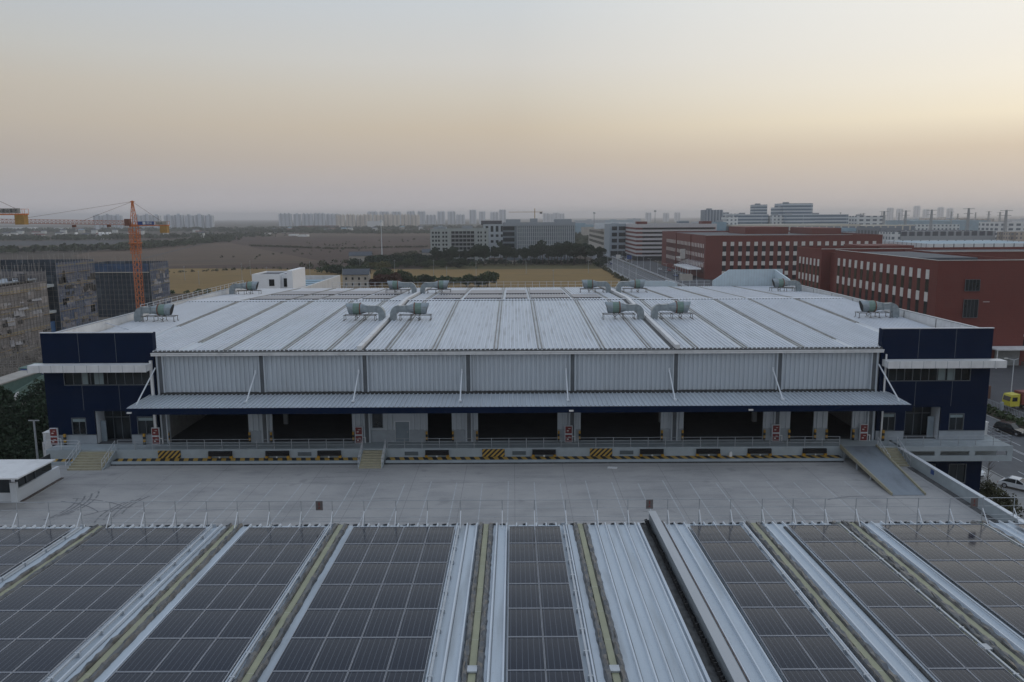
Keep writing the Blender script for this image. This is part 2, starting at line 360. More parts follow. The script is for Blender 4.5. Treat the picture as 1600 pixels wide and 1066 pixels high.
def corr(mb, x0, x1, z0, z1, y, pitch=.5, d=.11, mi=0):   # vertical ribs on a wall facing -Y
    n = int((x1-x0)/pitch)
    for i in range(n):
        c = x0 + (i+.5)*(x1-x0)/max(1, n)
        mb.extr([(c-.15, y+.002), (c-.115, y-d), (c+.115, y-d), (c+.15, y+.002)], 'z', z0, z1, mi)
    return mb

# ------------------------------------------------------------------ setting: ground, fields, roads
S = 12000
o = struct(MB().face([(-S,-600,-10),(S,-600,-10),(S,S,-10),(-S,S,-10)]).build('ground', M['ground'], fix=False))
def sheet(name, pts, z, m): return struct(MB().face([(x, y, z) for x, y in pts]).build(name, m, fix=False))
sheet('field', [(-290,380),(62,380),(62,545),(-130,553),(-205,574),(-290,566)], -9.96, M['field_yellow'])
sheet('field', [(-330,590),(-130,556),(-60,700),(-60,1500),(-520,1500),(-430,900)], -9.95, M['field_brown'])
sheet('field', [(-430,780),(-290,590),(-150,640),(-420,1180),(-560,1180)], -9.94, M['field_tan'])
sheet('field', [(-1100,930),(-560,1120),(-640,1330),(-1300,1210)], -9.93, M['field_grey'])
sheet('field', [(-520,1520),(-60,1500),(-60,1900),(-650,2000)], -9.95, M['field_tan'])
for k_, (x0_, y0_, x1_, y1_, w_) in enumerate([(-420,690,-60,640,3),(-500,1010,-60,930,4),(-300,590,-480,1300,3),(-120,560,-62,1500,3),(-560,1330,-60,1290,5),(-1200,1290,-500,1420,5)]):
    d_ = Vector((x1_-x0_, y1_-y0_)).normalized(); n_ = Vector((-d_.y, d_.x))*w_/2
    sheet('field_track', [(x0_-n_.x,y0_-n_.y),(x1_-n_.x,y1_-n_.y),(x1_+n_.x,y1_+n_.y),(x0_+n_.x,y0_+n_.y)], -9.90+.003*k_, M['field_tan'] if k_ % 2 else M['field_grey'])
sheet('ground_verge', [(-64,545.5),(62,545.5),(62,615),(-64,615)], -9.95, field('rough_verge_grass', (.11,.095,.045), (.075,.07,.035), (.05,.05,.03)))
sheet('construction_ground', [(-190,60),(-86,60),(-86,330),(-190,330)], -9.95, M['dirt'])
sheet('grass_verge', [(-86,40),(-52,40),(-52,220),(-86,220)], -9.94, field('brown_slope_grass', (.12,.075,.035), (.08,.06,.03), (.05,.05,.025)))
sheet('road', [(67,-100),(84.5,-100),(84.5,3500),(67,3500)], -9.93, M['asphalt'])
sheet('pavement', [(52.5,40),(66.7,40),(66.7,640),(62.2,640),(62.2,380),(52.5,380)], -9.91, M['pave'])
sheet('car_park', [(88.6,60),(260,60),(260,186),(88.6,186)], -9.92, M['asphalt_dark'])
sheet('service_road', [(86,400),(109.5,400),(109.5,640),(92,640),(86,560)], -9.915, M['asphalt_dark'])
kb = MB()
for a, b in ((66.7, 67.0), (84.5, 84.8)): kb.box(a, b, 30, 900, -9.99, -9.82)
struct(kb.build('kerb', M['pave']))
mk = MB()
for y in range(40, 900, 8):
    for x in (70.6, 74.0, 78.8, 82.0): mk.box(x-.08, x+.08, y, y+3.5, -9.925, -9.915)
mk.box(76.2,76.35,30,900,-9.925,-9.915); mk.box(76.55,76.7,30,900,-9.925,-9.915)
struct(mk.build('road_markings', M['white_paint']))

# yard deck (upper level) and its markings
yd = MB(); yd.box(-62,41.3,34,74,-1.2,0); yd.box(-52.4,41.3,74,82.4,-1.2,0)
struct(yd.build('yard_deck', M['yard']))
ys = MB()
for c in range(-60, 42, 12):
    for r_ in range(36, 82, 11): ys.box(c-.4, c+.4, r_-.4, r_+.4, -10, -1.2)
tag(ys.build('deck_columns', M['concrete']), 'square concrete columns carrying the yard deck above the street', 'columns')
pm = MB()
for i in range(-13, 14):
    x = -.6 + 2.53*i
    if x > 33: continue
    pm.box(x-.045, x+.045, 62.6 + (abs(i) > 10)*1.5, 75.4 - .4*(i % 3), .003, .007)
struct(pm.build('parking_lines', M['white_paint']))
tm = MB(); rr_ = random.Random(3)
def arc(cx, cy, rad, a0, a1, wd):
    n = 24
    for i in range(n):
        if rr_.random() < .05: continue
        t0, t1 = a0+(a1-a0)*i/n, a0+(a1-a0)*(i+1)/n
        tm.face([(cx+(rad+q)*math.cos(t), cy+(rad+q)*math.sin(t), .011+.0003*(len(tm.f)%7)) for t, q in ((t0,0),(t0,wd),(t1,wd),(t1,0))])
for i in range(4): arc(-46.9+.42*i, 68.4+.45*i, 6.6, -.42, .42+.03*i, .16)
for i in range(4): arc(-28.9+.5*i, 67.2+.5*i, 7.4, 2.75, 3.45-.03*i, .15)
for c_ in ((-42,60,11,.9,1.5),(-44,61,9.5,.75,1.35),(-33,63,6,1.7,2.5)): arc(*c_, .12)
arc(32,64,6.6,1.5,2.1,.12)
struct(tm.build('tyre_marks', mat('tyre_mark_rubber', (.165,.165,.17), .8, 0, .2, 2, (1,1,1), .7, (.28,.275,.27), .5), fix=False))

# ------------------------------------------------------------------ far warehouse
EY, RY, BY = 84.7, 122.7, 158.0       # eave, ridge, rear
SL = .034
def rz(y): return 11.68 + SL*(y-EY) if y <= RY else 11.68 + SL*(RY-EY) - SL*(y-RY)
XL, XR = -50.8, 51.4
wh = thing('warehouse', 'long white-roofed warehouse with dark blue end towers facing the empty concrete yard', 'warehouse', (0, 121, -10))
OPS = [(-37.9,-29.2),(-26.6,-17.8),(-9.5,-6.85),(-3.97,4.76),(7.3,16.1),(18.6,27.35),(30.3,32.9),(34.4,37.1)]
ops = [(a,b,1.3,6.0) for a,b in OPS] + [(-15.55,-14.45,2.9,4.55), (-13.1,-11.5,1.3,3.6)]
mb = wall_open(MB(), -38.9, 39.6, 85.0, 85.25, 1.3, 11.3, ops)
for a, b in zip(*(lambda e: (e[:-1], e[1:]))(sorted([-38.7, 39.4] + [v for o_ in OPS for v in o_] ))):
    if (round(a,2), round(b,2)) not in [(round(p,2), round(q,2)) for p, q in OPS]:
        if a < -14 < b:
            corr(mb, a, -15.65, 1.3, 6.0, 85.0); corr(mb, -14.35, -13.2, 1.3, 6, 85); corr(mb, -11.4, b, 1.3, 6, 85)
        else: corr(mb, a+.1, b-.1, 1.3, 6.0, 85.0)
corr(mb, -38.7, 39.4, 6.0, 11.3, 85.0)
mb.build('front_wall', M['wall_rib'], wh, fix=False)
ed = sorted([(-38.9,-38.9),(39.6,39.6)] + OPS + [(-13.1,-11.5)])
for (a0,a1),(b0,b1) in zip(ed, ed[1:]): MB().box(a1+.02, b0-.02, 84.88, 84.98, 1.31, 2.65).build('plinth', M['plinth'], wh)
# side and rear walls, interior
sw = MB(); sw.box(XL,XL+.25,85.3,BY,-10,11.4); sw.box(XR-.25,XR,85.3,BY,-10,11.4); sw.box(XL+.25,XR-.25,BY-.25,BY,-10,11.2)
sw.build('outer_wall', M['wall_rib'], wh)
it = MB(); it.box(XL+.3,XR-.3,85.3,BY-.3,1.0,1.29); it.build('interior_floor', M['asphalt'], wh)
iw = MB(); iw.box(-38.9,-38.65,85.3,BY-.3,1.3,11.2); iw.box(39.4,39.6,85.3,BY-.3,1.3,11.2); iw.box(-38.6,39.4,116,116.2,1.3,11.5)
iw.build('interior_wall', mat('interior_white_wall', (.30,.31,.32), .8), wh)
for x in (-27.4,-16.2,-4.9,6.4,17.6,28.8):
    for y in (93, 104): MB().box(x-.25,x+.25,y-.25,y+.25,1.3,11.3).build('interior_column', M['plinth'], wh)
# roof sheet (two slopes, thick) with ribs
rm = MB()
def slope(x0, x1, y0, y1, th=.12):
    rm.hexa([(x0,y0,rz(y0)-th),(x1,y0,rz(y0)-th),(x1,y1,rz(y1)-th),(x0,y1,rz(y1)-th),(x0,y0,rz(y0)),(x1,y0,rz(y0)),(x1,y1,rz(y1)),(x0,y1,rz(y1))])
slope(-38.9, 39.6, 84.45, 85.35); slope(XL+.3, XR-.3, 85.35, RY); slope(XL+.3, XR-.3, RY, BY-.1)
rm.build('roof', M['roof'], wh)
SEAMS = [-42.5,-35.5,-31.1,-24.8,-19.9,-13.6,-8.6,-1.95,2.85,9.6,14.6,19.6,24.9,31.0,36.2,43.5]
VAL = [(-16.6,1),(17.6,-1)]
rb = MB()
def near_special(x): return any(abs(x-s) < .38 for s in SEAMS) or any(abs(x-v) < .7 for v,_ in VAL)
x = XL+.6
while x < XR-.5:
    if not near_special(x):
        for y0, y1 in (((84.45 if -38.8 < x < 39.5 else 85.4), RY-.2), (RY+.2, BY-.2)):
            z0, z1 = rz(y0)+.001, rz(y1)+.001
            rb.hexa([(x-.075,y0,z0),(x+.075,y0,z0),(x+.075,y1,z1),(x-.075,y1,z1),(x-.05,y0,z0+.12),(x+.05,y0,z0+.12),(x+.05,y1,z1+.12),(x-.05,y1,z1+.12)])
    x += .47
rb.build('roof_ribs', M['rib'], wh)
M['seam'] = mat('stained_roof_seam', (.29,.28,.26), .7, 0, .25, 2.5, (1,.25,1), .6, (.13,.125,.12), 1.2)
for s in SEAMS:
    y0 = 85.4 if s < -38.8 or s > 39.5 else 84.5
    y0 = {-42.5: 100, 43.5: 100, -35.5: 89, 36.2: 89}.get(s, y0)
    for d in (-.19, .19):
        b_ = MB()
        for q0, q1 in ((y0, RY-.2), (RY+.2, BY-.2)):
            b_.hexa([(s+d-.075,q0,rz(q0)+.002),(s+d+.075,q0,rz(q0)+.002),(s+d+.075,q1,rz(q1)+.002),(s+d-.075,q1,rz(q1)+.002),(s+d-.05,q0,rz(q0)+.10),(s+d+.05,q0,rz(q0)+.10),(s+d+.05,q1,rz(q1)+.10),(s+d-.05,q1,rz(q1)+.10)])
        b_.build('seam', M['seam'], wh)
for v, sg in VAL:
    b_ = MB()
    for q0, q1 in ((84.35, RY), (RY, BY-.3)):
        b_.hexa([(v-.25,q0,rz(q0)),(v+.25,q0,rz(q0)),(v+.25,q1,rz(q1)),(v-.25,q1,rz(q1)),(v-.25,q0,rz(q0)+.42),(v+.25,q0,rz(q0)+.42),(v+.25,q1,rz(q1)+.42),(v-.25,q1,rz(q1)+.42)])
    b_.build('expansion_cap', M['white'], wh)
    b_ = MB(); a, b = (v+.27, v+.72) if sg > 0 else (v-.72, v-.27)
    for q0, q1 in ((84.4, RY), (RY, BY-.3)):
        b_.hexa([(a,q0,rz(q0)+.002),(b,q0,rz(q0)+.002),(b,q1,rz(q1)+.002),(a,q1,rz(q1)+.002),(a,q0,rz(q0)+.02),(b,q0,rz(q0)+.02),(b,q1,rz(q1)+.02),(a,q1,rz(q1)+.02)])
    b_.build('valley_gutter', M['gutter'], wh)
rc_ = MB(); rc_.box(XL+.4,XR-.4,RY-.4,RY+.4,rz(RY)+.08,rz(RY)+.14); rc_.build('ridge_cap', M['rib'], wh)
rd = MB(); rd.box(XL+.4,XR-.4,RY-.37,RY+.37,rz(RY)-.05,rz(RY)+.079); rd.build('ridge_filler', M['gutter'], wh)
ef = MB(); ef.box(-38.9,39.6,84.50,84.56,11.45,11.60)
x = -38.7
while x < 39.4: ef.box(x,x+.3,84.40,84.449,11.60,11.71); x += .47
ef.build('eave_filler', M['gutter'], wh)
gt = MB(); gt.box(-39.05,39.75,84.3,84.95,11.12,11.44); gt.box(-39.05,39.75,84.22,84.3,11.36,11.47); 
x = -37.5
while x < 39: gt.box(x,x+.05,84.2,84.3,11.10,11.46); x += 3.7
gt.build('eave_gutter', M['white'], wh)
PIL = [-38.35,-27.35,-16.15,-4.95,6.35,17.55,28.8,39.0]
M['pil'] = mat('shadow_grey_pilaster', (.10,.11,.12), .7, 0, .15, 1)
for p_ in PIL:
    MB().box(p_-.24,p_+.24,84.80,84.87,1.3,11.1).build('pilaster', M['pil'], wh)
    for d in (-.30,.30): MB().tube((p_+d,84.76,1.3),(p_+d,84.76,11.15),.10,8).build('downpipe', M['wall_rib'], wh)
# canopy
M['canopy'] = roof_sheet('canopy_roof_sheet', (.47,.51,.55), (.3,.31,.32), .3)
cb = MB(); CX0, CX1 = -39.8, 40.7
cb.hexa([(CX0,79.6,6.42),(CX1,79.6,6.42),(CX1,84.7,6.62),(CX0,84.7,6.62),(CX0,79.6,6.52),(CX1,79.6,6.52),(CX1,84.7,6.72),(CX0,84.7,6.72)])
x = CX0+.2
while x < CX1: 
    cb.hexa([(x-.08,79.55,6.521),(x+.08,79.55,6.521),(x+.08,84.7,6.721),(x-.08,84.7,6.721),(x-.05,79.55,6.64),(x+.05,79.55,6.64),(x+.05,84.7,6.84),(x-.05,84.7,6.84)]); x += .47
cn = cb.build('canopy', M['canopy'], wh, fix=False)
fb = MB(); fb.box(CX0-.03,CX1+.03,79.45,79.59,5.88,6.50); fb.box(CX0-.1,CX0-.001,79.6,84.6,5.95,6.55); fb.box(CX1+.001,CX1+.1,79.6,84.6,5.95,6.55)
fb.build('fascia', M['blue'], cn)
for x in (-39.4, 5.85, 24.2): MB().box(x-.22,x+.22,79.22,79.42,6.05,6.18).build('flood_lamp', M['pale_panel'], cn)
for p_ in PIL[1:-1]:
    q = MB(); q.tube((p_-.7,81.3,6.68),(p_-.7,84.8,9.2),.075,6); q.box(p_-.85,p_-.55,81.15,81.45,6.70,6.86); q.box(p_-.8,p_-.6,84.75,84.9,9.0,9.45)
    q.build('brace', M['steel_white'], wh)
q = MB(); q.tube((-39.3,80.7,6.6),(-38.8,84.6,9.8),.075,6); q.build('brace', M['steel_white'], wh)
q = MB(); q.tube((40.0,80.7,6.6),(39.4,84.6,9.8),.075,6); q.build('brace', M['steel_white'], wh)
MB().box(-38.5,39.2,84.66,84.99,6.74,7.02).build('canopy_joint', M['gutter'], wh)
# side window and door in bay three
q = MB(); q.box(-15.5,-14.5,85.08,85.12,2.95,4.5); wf = q.build('window', M['glass'], wh)
q = MB(); q.box(-15.6,-15.5,84.98,85.2,2.85,4.6); q.box(-14.5,-14.4,84.98,85.2,2.85,4.6); q.box(-15.5,-14.5,84.98,85.2,4.5,4.6); q.box(-15.5,-14.5,84.98,85.2,2.85,2.95); q.build('frame', M['frame'], wf)
q = MB(); q.box(-13.05,-11.55,85.04,85.12,1.32,3.55); dr = q.build('door', mat('grey_blue_door', (.20,.24,.27), .5), wh)
q = MB(); q.box(-13.15,-13.06,84.96,85.1,1.3,3.66); q.box(-11.54,-11.45,84.96,85.1,1.3,3.66); q.box(-13.06,-11.54,84.96,85.1,3.56,3.66); q.build('frame', M['steel_white'], dr)
MB().box(-11.8,-11.72,84.98,85.03,2.3,2.5).build('handle', M['rail'], dr)
# bollard-like hazard guards beside each opening
for a, b in OPS:
    for x in (a-.12, b+.12):
        q = MB()
        for i in range(4): q.box(x-.1,x+.1,84.7,84.9,1.3+i*.3,1.3+i*.3+.299, i % 2)
        q.build('door_guard', [M['black_paint'], M['hazard_yellow']], wh)
# parapets (roof side walls)
for xa, xb, nm in ((XL-.25, XL+.05, 0), (XR-.05, XR+.25, 1)):
    q = MB(); q.box(xa, xb, 85.3, BY, 11.41, 13.25); q.build('side_parapet', M['white'], wh)
    q = MB(); q.box(xa-.05, xb+.05, 85.3, BY, 13.26, 13.34); q.build('parapet_cap', M['rail'], wh)
q = MB(); q.tube((XL+.05,98,13.0),(XL+3.2,97.4,rz(98)+.1),.07,6); q.build('parapet_brace', M['rail_light'], wh)
q = MB()
for i in range(9): q.box(XR-.09,XR-.06,88+i*8,88.08+i*8,11.6,13.2)
q.build('parapet_joint', M['gutter'], wh)

def window(parent, x0, x1, z0, z1, y, mull, light=(), fm=None):
    wv = MB().box(x0,x1,y+.12,y+.16,z0,z1).build('window', M['glass'], parent)
    q = MB(); fm = fm or M['frame']
    q.box(x0-.08,x0,y-.03,y+.2,z0-.08,z1+.08); q.box(x1,x1+.08,y-.03,y+.2,z0-.08,z1+.08); q.box(x0,x1,y-.03,y+.2,z1,z1+.08); q.box(x0,x1,y-.03,y+.2,z0-.08,z0)
    for i in range(1, mull): xx = x0+(x1-x0)*i/mull; q.box(xx-.035,xx+.035,y+.06,y+.119,z0,z1)
    q.build('frame', fm, wv)
    for a, b in light: MB().box(a,b,y+.075,y+.118,z0+.02,z1-.02).build('blind', M['glass_lit'], wv)
    return wv
def tower(x0, x1, sgn, ribbon, smalls, entr, door):
    y = 84.7
    o_ = [(ribbon[0],ribbon[1],7.95,9.5)] + [(a,b,z0,z1) for a,b,z0,z1 in smalls] + [(entr[0],entr[1],2.35,5.0)]
    q = wall_open(MB(), x0, x1, y, y+.25, 2.35, 13.62, o_); q.build('tower_wall', M['blue'], wh)
    MB().box(x0,entr[0],y+.05,y+.2,1.3,2.349).build('tower_plinth', M['plinth'], wh); MB().box(entr[1],x1,y+.05,y+.2,1.3,2.349).build('tower_plinth', M['plinth'], wh)
    q = MB(); q.box(x0-.04,x1+.04,y-.04,y+.3,13.62,13.70); q.build('coping', M['rail_light'], wh)
    q = MB()
    for i in (1,2):
        for za, zb in ((10.45,13.6),(5.1,7.9)): xx = x0+(x1-x0)*i/3; q.box(xx-.022,xx+.022,y-.012,y,za,zb)
    q.build('panel_joint', M['frame'], wh)
    xs = x0 if sgn < 0 else x1-.25
    q = MB(); q.box(xs,xs+.25,y+.26,85.299,-10,13.6); q.box(x1-.25 if sgn<0 else x0, x1 if sgn<0 else x0+.25, y+.26, 85.6, 1.3, 13.6); q.build('tower_side', M['blue'], wh)
    window(wh, *ribbon[:2], 7.95, 9.5, y, 10, ribbon[2])
    for a,b,z0,z1 in smalls:
        window(wh, a+.01, b-.01, z0+.01, z1-.01, y, 2, ((a+.1,b-.1),) if False else ())
        MB().box(a+.05,b-.05,y+.03,y+.07,z1-.4,z1-.08).build('air_grille', M['glass_lit'], wh)
    # white projecting brow
    bx0, bx1 = (x0-.9, x1-.25) if sgn < 0 else (x0+.15, x1+.9)
    q = MB(); q.box(bx0,bx1,y-1.3,y-.001,9.62,9.70)
    q.hexa([(bx0,y-1.36,9.55),(bx1,y-1.36,9.55),(bx1,y-1.30,9.55),(bx0,y-1.30,9.55),(bx0,y-1.36,10.32),(bx1,y-1.36,10.32),(bx1,y-1.30,10.32),(bx0,y-1.30,10.32)])
    q.box(bx0,bx1,y-1.299,y-.001,10.25,10.32); q.box(bx0,bx0+.06,y-1.29,y+.5,9.7,10.24); q.box(bx1-.06,bx1,y-1.29,y+.5 if sgn>0 else y-.01,9.7,10.24)
    br = q.build('brow', M['white'], wh)
    q = MB(); n = 10
    for i in range(n+1): xx = bx0+(bx1-bx0)*i/n; q.box(xx-.02,xx+.02,y-1.372,y-1.361,9.55,10.32)
    q.build('brow_joint', M['plinth'], br)
    # entrance recess
    a, b = entr
    q = MB(); q.box(a,a+.04,y+.26,y+2.0,1.3,5.0); q.box(b-.04,b,y+.26,y+2.0,1.3,5.0); q.box(a,b,y+.26,y+2.1,5.0,5.1); q.build('entrance_side', M['steel_white'], wh)
    gl = MB().box(a+.05,b-.05,y+2.02,y+2.06,1.35,4.95).build('glass_door', M['glass'], wh)
    q = MB()
    for i in range(5): xx = a+.08+(b-a-.16)*i/4; q.box(xx-.04,xx+.04,y+1.95,y+2.01,1.3,4.95)
    q.box(a+.1,b-.1,y+1.96,y+2.0,3.8,3.88); q.build('door_frame', M['frame'], gl)
    MB().box(*door, y+.9, y+1.0, 1.32, 3.7).build('side_door', mat('grey_blue_door', (.2,.24,.27)), wh)
tower(-51.0, -38.95, -1, (-48.8,-39.5,((-46.9,-46.3),(-45.6,-44.6))), [(-48.4,-46.95,2.4,4.2),(-41.2,-39.5,2.4,4.3)], (-45.9,-42.0), (-45.8,-45.2))
tower(39.65, 51.55, 1, (40.6,49.4,((46.0,46.8),(47.0,47.8))), [(47.6,49.1,2.4,4.2),(40.3,41.6,2.4,4.3)], (42.7,46.6), (45.7,46.4))
MB().box(-39.35,-39.1,84.4,84.68,1.3,10.6).build('vent_pipe', M['white'], wh); MB().box(40.05,40.2,84.45,84.6,1.3,10.9).build('vent_pipe', M['white'], wh)
# lower storey of the right tower and blue base
q = wall_open(MB(), 41.6, 51.55, 84.7, 84.95, -10, -.25, [(48.0,49.8,-3.6,-1.5),(43.8,46.4,-3.6,-1.5)]); q.box(51.3,51.55,84.96,86,-10,1); q.build('lower_tower_wall', M['blue'], wh)
window(wh, 48.01, 49.79, -3.59, -1.51, 84.7, 2); window(wh, 43.81, 46.39, -3.59, -1.51, 84.7, 3)
# rear railing
rl_ = thing('roof_railing', 'pale grey railing along the rear edge of the far warehouse roof', 'railing', (0, BY-.1, 11.4))
q = MB()
for z in (.55, 1.15): q.box(-36,39,BY-.13,BY-.09,rz(BY)+z,rz(BY)+z+.04)
q.build('rail', M['rail_light'], rl_)
for i in range(53): x = -36+i*1.42; MB().box(x-.03,x+.03,BY-.16,BY-.10,rz(BY)-.05,rz(BY)+1.25).build('post', M['rail_light'], rl_)
rl_ = thing('parapet_railing', 'yellowish guard rail along the left parapet of the far warehouse roof', 'railing', (XL-.1, 128, 13.3))
q = MB(); q.box(XL-.12,XL-.08,108,150,14.1,14.14); q.box(XL-.12,XL-.08,108,150,13.75,13.78); q.build('rail', M['rail_light'], rl_)
for i in range(22): y = 108+i*2; MB().box(XL-.13,XL-.07,y-.03,y+.03,13.34,14.1).build('post', M['rail_light'], rl_)

# ------------------------------------------------------------------ loading platform
pf = thing('loading_platform', 'grey concrete loading dock with black and yellow striped kerb below the open bays', 'loading dock', (0, 83.5, 0))
q = MB(); q.box(-50.2,41.0,82.4,84.69,.0,1.3); q.box(-38.9,39.6,84.69,85.3,.0,1.295); q.build('deck', M['concrete'], pf)
q = MB(); q.box(-42.6,-16.4,81.0,82.39,0,.36); q.box(-13.6,34.7,81.0,82.39,0,.36); q.box(-50,-46.6,81.2,82.39,0,.36); q.build('kerb_beam', M['concrete'], pf)
q = MB()
for a, b in ((-42.6,-16.4),(-13.6,34.7),(-50,-46.6)): q.box(a,b,81.3,82.3,.361,.366)
q.build('hazard_line', M['haz_strip'], pf)
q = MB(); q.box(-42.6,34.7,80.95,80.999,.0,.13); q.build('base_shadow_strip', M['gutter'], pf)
for x in (-31.47,-25.36,-19.8,-8.27,3.18,14.7,20.73,26.21,32.1):
    q = MB(); q.box(x-1.25,x+1.25,82.15,82.39,.62,1.12); q.box(x-1.2,x+1.2,82.0,82.149,.66,.9); lv = q.build('dock_leveller', M['rubber'], pf)
    q = MB(); q.box(x-1.3,x-1.0,82.12,82.38,.37,.60); q.box(x+1.0,x+1.3,82.12,82.38,.37,.60); q.build('bumper', M['hazard_yellow'], lv)
    MB().box(x-.08,x+.08,81.95,82.0,.45,.62).build('hook', M['pale_panel'], lv)
for x in (-36.96,-2.24,9.28):
    MB().box(x-1.2,x+1.2,82.28,82.39,.37,1.2).build('striped_plate', M['haz_plate'], pf)
for x in (-22.47,-11.02,.51,12.02): MB().box(x-.72,x+.72,82.33,82.39,.55,.95).build('wall_vent', mat('grey_vent', (.09,.11,.12), .6), pf)
def stairs(nm, x0, x1, ytop, ybot, ztop, n, label):
    t = thing(nm, label, 'staircase', ((x0+x1)/2, (ytop+ybot)/2, 0)); q = MB()
    for i in range(n):
        y1 = ytop - (ytop-ybot)*i/n; y0 = ytop-(ytop-ybot)*(i+1)/n; q.box(x0,x1,y0,y1,0,ztop*(1-(i+1)/(n+1)))
    q.build('steps', M['yellow_stair'], t)
    for x in (x0-.12, x1+.02):
        q = MB(); q.extr([(ybot,0),(ytop,ztop*.98),(ytop,0)], 'x', x, x+.1); q.build('side_wall', M['concrete'], t)
        q = MB()
        for k in (1.0,.55): q.tube((x+.05,ybot,k+.05),(x+.05,ytop,ztop+k),.025,6)
        for k in range(5): yy = ybot+(ytop-ybot)*k/4; q.tube((x+.05,yy,ztop*k/4),(x+.05,yy,ztop*k/4+1.03),.025,6)
        q.build('handrail', M['rail_light'], t)
    return t
stairs('stairs', -46.4, -42.8, 82.39, 79.4, 1.3, 7, 'wide sandy concrete steps at the left end of the loading dock')
stairs('stairs', -16.15, -13.85, 82.39, 79.6, 1.3, 7, 'narrow sandy concrete steps near the middle of the loading dock')
stairs('stairs', 38.9, 40.85, 82.39, 79.4, 1.3, 7, 'sandy concrete steps between the long ramp and right retaining wall')
def railing(label, pts, h=1.05, step=1.85, m=None, rails=(1.05,.72,.40)):
    m = m or M['rail']; t = thing('railing', label, 'railing', pts[0]); q = MB()
    for a, b in zip(pts, pts[1:]):
        for k in rails: q.tube((a[0],a[1],a[2]+k),(b[0],b[1],b[2]+k),.028,6)
    q.build('rail', m, t)
    for a, b in zip(pts, pts[1:]):
        a, b = Vector(a), Vector(b); n = max(1, round((b-a).length/step))
        for i in range(n+1):
            p_ = a+(b-a)*i/n; MB().tube(p_, p_+Vector((0,0,h)), .035, 6).build('post', m, t)
    return t
railing('grey dock railing between the left and middle stairs', [(-42.5,82.5,1.3),(-16.4,82.5,1.3)])
railing('grey dock railing running from the middle stairs to the ramp', [(-13.6,82.5,1.3),(34.8,82.5,1.3)])
railing('short grey railing left of the leftmost dock stairs', [(-46.7,82.5,1.3),(-50.4,82.5,1.3),(-52.2,86.0,1.3)], m=M['rail_light'])
# ramp
rp = thing('ramp', 'long steel loading ramp sloping down from the dock to the yard', 'ramp', (36.6, 77, 0))
q = MB(); q.hexa([(34.9,82.4,1.15),(38.7,82.4,1.15),(38.1,70.8,.0),(35.0,70.8,.0)][::-1] + [(34.9,82.4,1.31),(38.7,82.4,1.31),(38.1,70.8,.06),(35.0,70.8,.06)][::-1])
q.build('deck', mat('worn_steel_deck', (.23,.26,.29), .6, .1, .1, 1, (1,.4,1), .9, (.11,.12,.135), .5), rp)
for xa, xb in ((34.8,34.95),(38.62,38.05)):
    q = MB(); q.hexa([(xa,82.4,1.1),(xa+.12,82.4,1.1),(xb+.12,70.8,.0),(xb,70.8,.0)][::-1] + [(xa,82.4,1.52),(xa+.12,82.4,1.52),(xb+.12,70.8,.26),(xb,70.8,.26)][::-1]); q.build('side_kerb', M['yellow_stair'], rp)
for y in (81.6, 78.4, 75.2):
    zt = 1.12*(y-70.8)/11.6
    for x in (35.0, 38.2): MB().box(x-.07,x+.07,y-.07,y+.07,0,zt).build('leg', M['steel'], rp)
# right retaining wall of the yard
rw = thing('retaining_wall', 'pale blue-grey concrete parapet wall along the right edge of the yard', 'wall', (41.3, 60, 0))
q = MB(); q.hexa([(41.0,34,-1.2),(41.3,34,-1.2),(41.3,82.3,-1.2),(41.0,82.3,-1.2),(41.0,34,1.15),(41.3,34,1.15),(41.3,82.3,1.15),(41.0,82.3,1.15)]); q.build('wall', M['concrete'], rw)
MB().box(40.95,41.36,34,82.3,1.151,1.22).build('coping', M['steel_white'], rw)
MB().box(40.965,40.995,74.9,75.5,.55,1.0).build('blue_plate', M['banner_blue'], rw)
q = MB(); q.box(40.45,40.99,36,79,.001,.05); q.build('drain_channel', mat('dark_drain', (.09,.09,.09), .8, 0, .3, 1), rw)
# right balcony
bc = thing('balcony', 'cantilevered concrete balcony with slotted side at the foot of the right tower', 'balcony', (47, 83, 0))
q = MB(); q.box(41.37,53.2,82.4,85.6,.95,1.27); q.box(41.37,53.2,82.2,82.39,-.35,.25); q.box(41.37,53.2,82.2,82.39,.75,1.3); q.box(51.6,53.2,85.6,96,.95,1.27)
for x in (41.37,44.9,48.6,52.6): q.box(x,x+.6,82.2,82.39,.25,.75)
q.box(41.37,52.8,84.3,84.69,-.35,.94); q.build('slab', M['concrete'], bc)
railing('grey balcony railing around the foot of the right blue tower', [(40.0,82.5,1.3),(53.1,82.5,1.3),(53.1,95,1.3)], m=M['rail'], rails=(1.05,.72,.40))
tag(MB().box(51.9,53.0,86.6,88.4,1.28,2.7).box(51.85,53.05,86.55,88.45,2.701,2.78).build('equipment_box', M['white']), 'white equipment box behind the right tower corner on its balcony', 'equipment box')
tag(MB().box(-52.3,-51.2,85.6,87.4,1.28,2.3).box(-52.35,-51.15,85.55,87.45,2.301,2.37).box(-52.4,-51.1,85.5,87.5,-1,1.279).build('equipment_box', M['white']), 'white equipment box beside the left blue tower at dock level', 'equipment box')

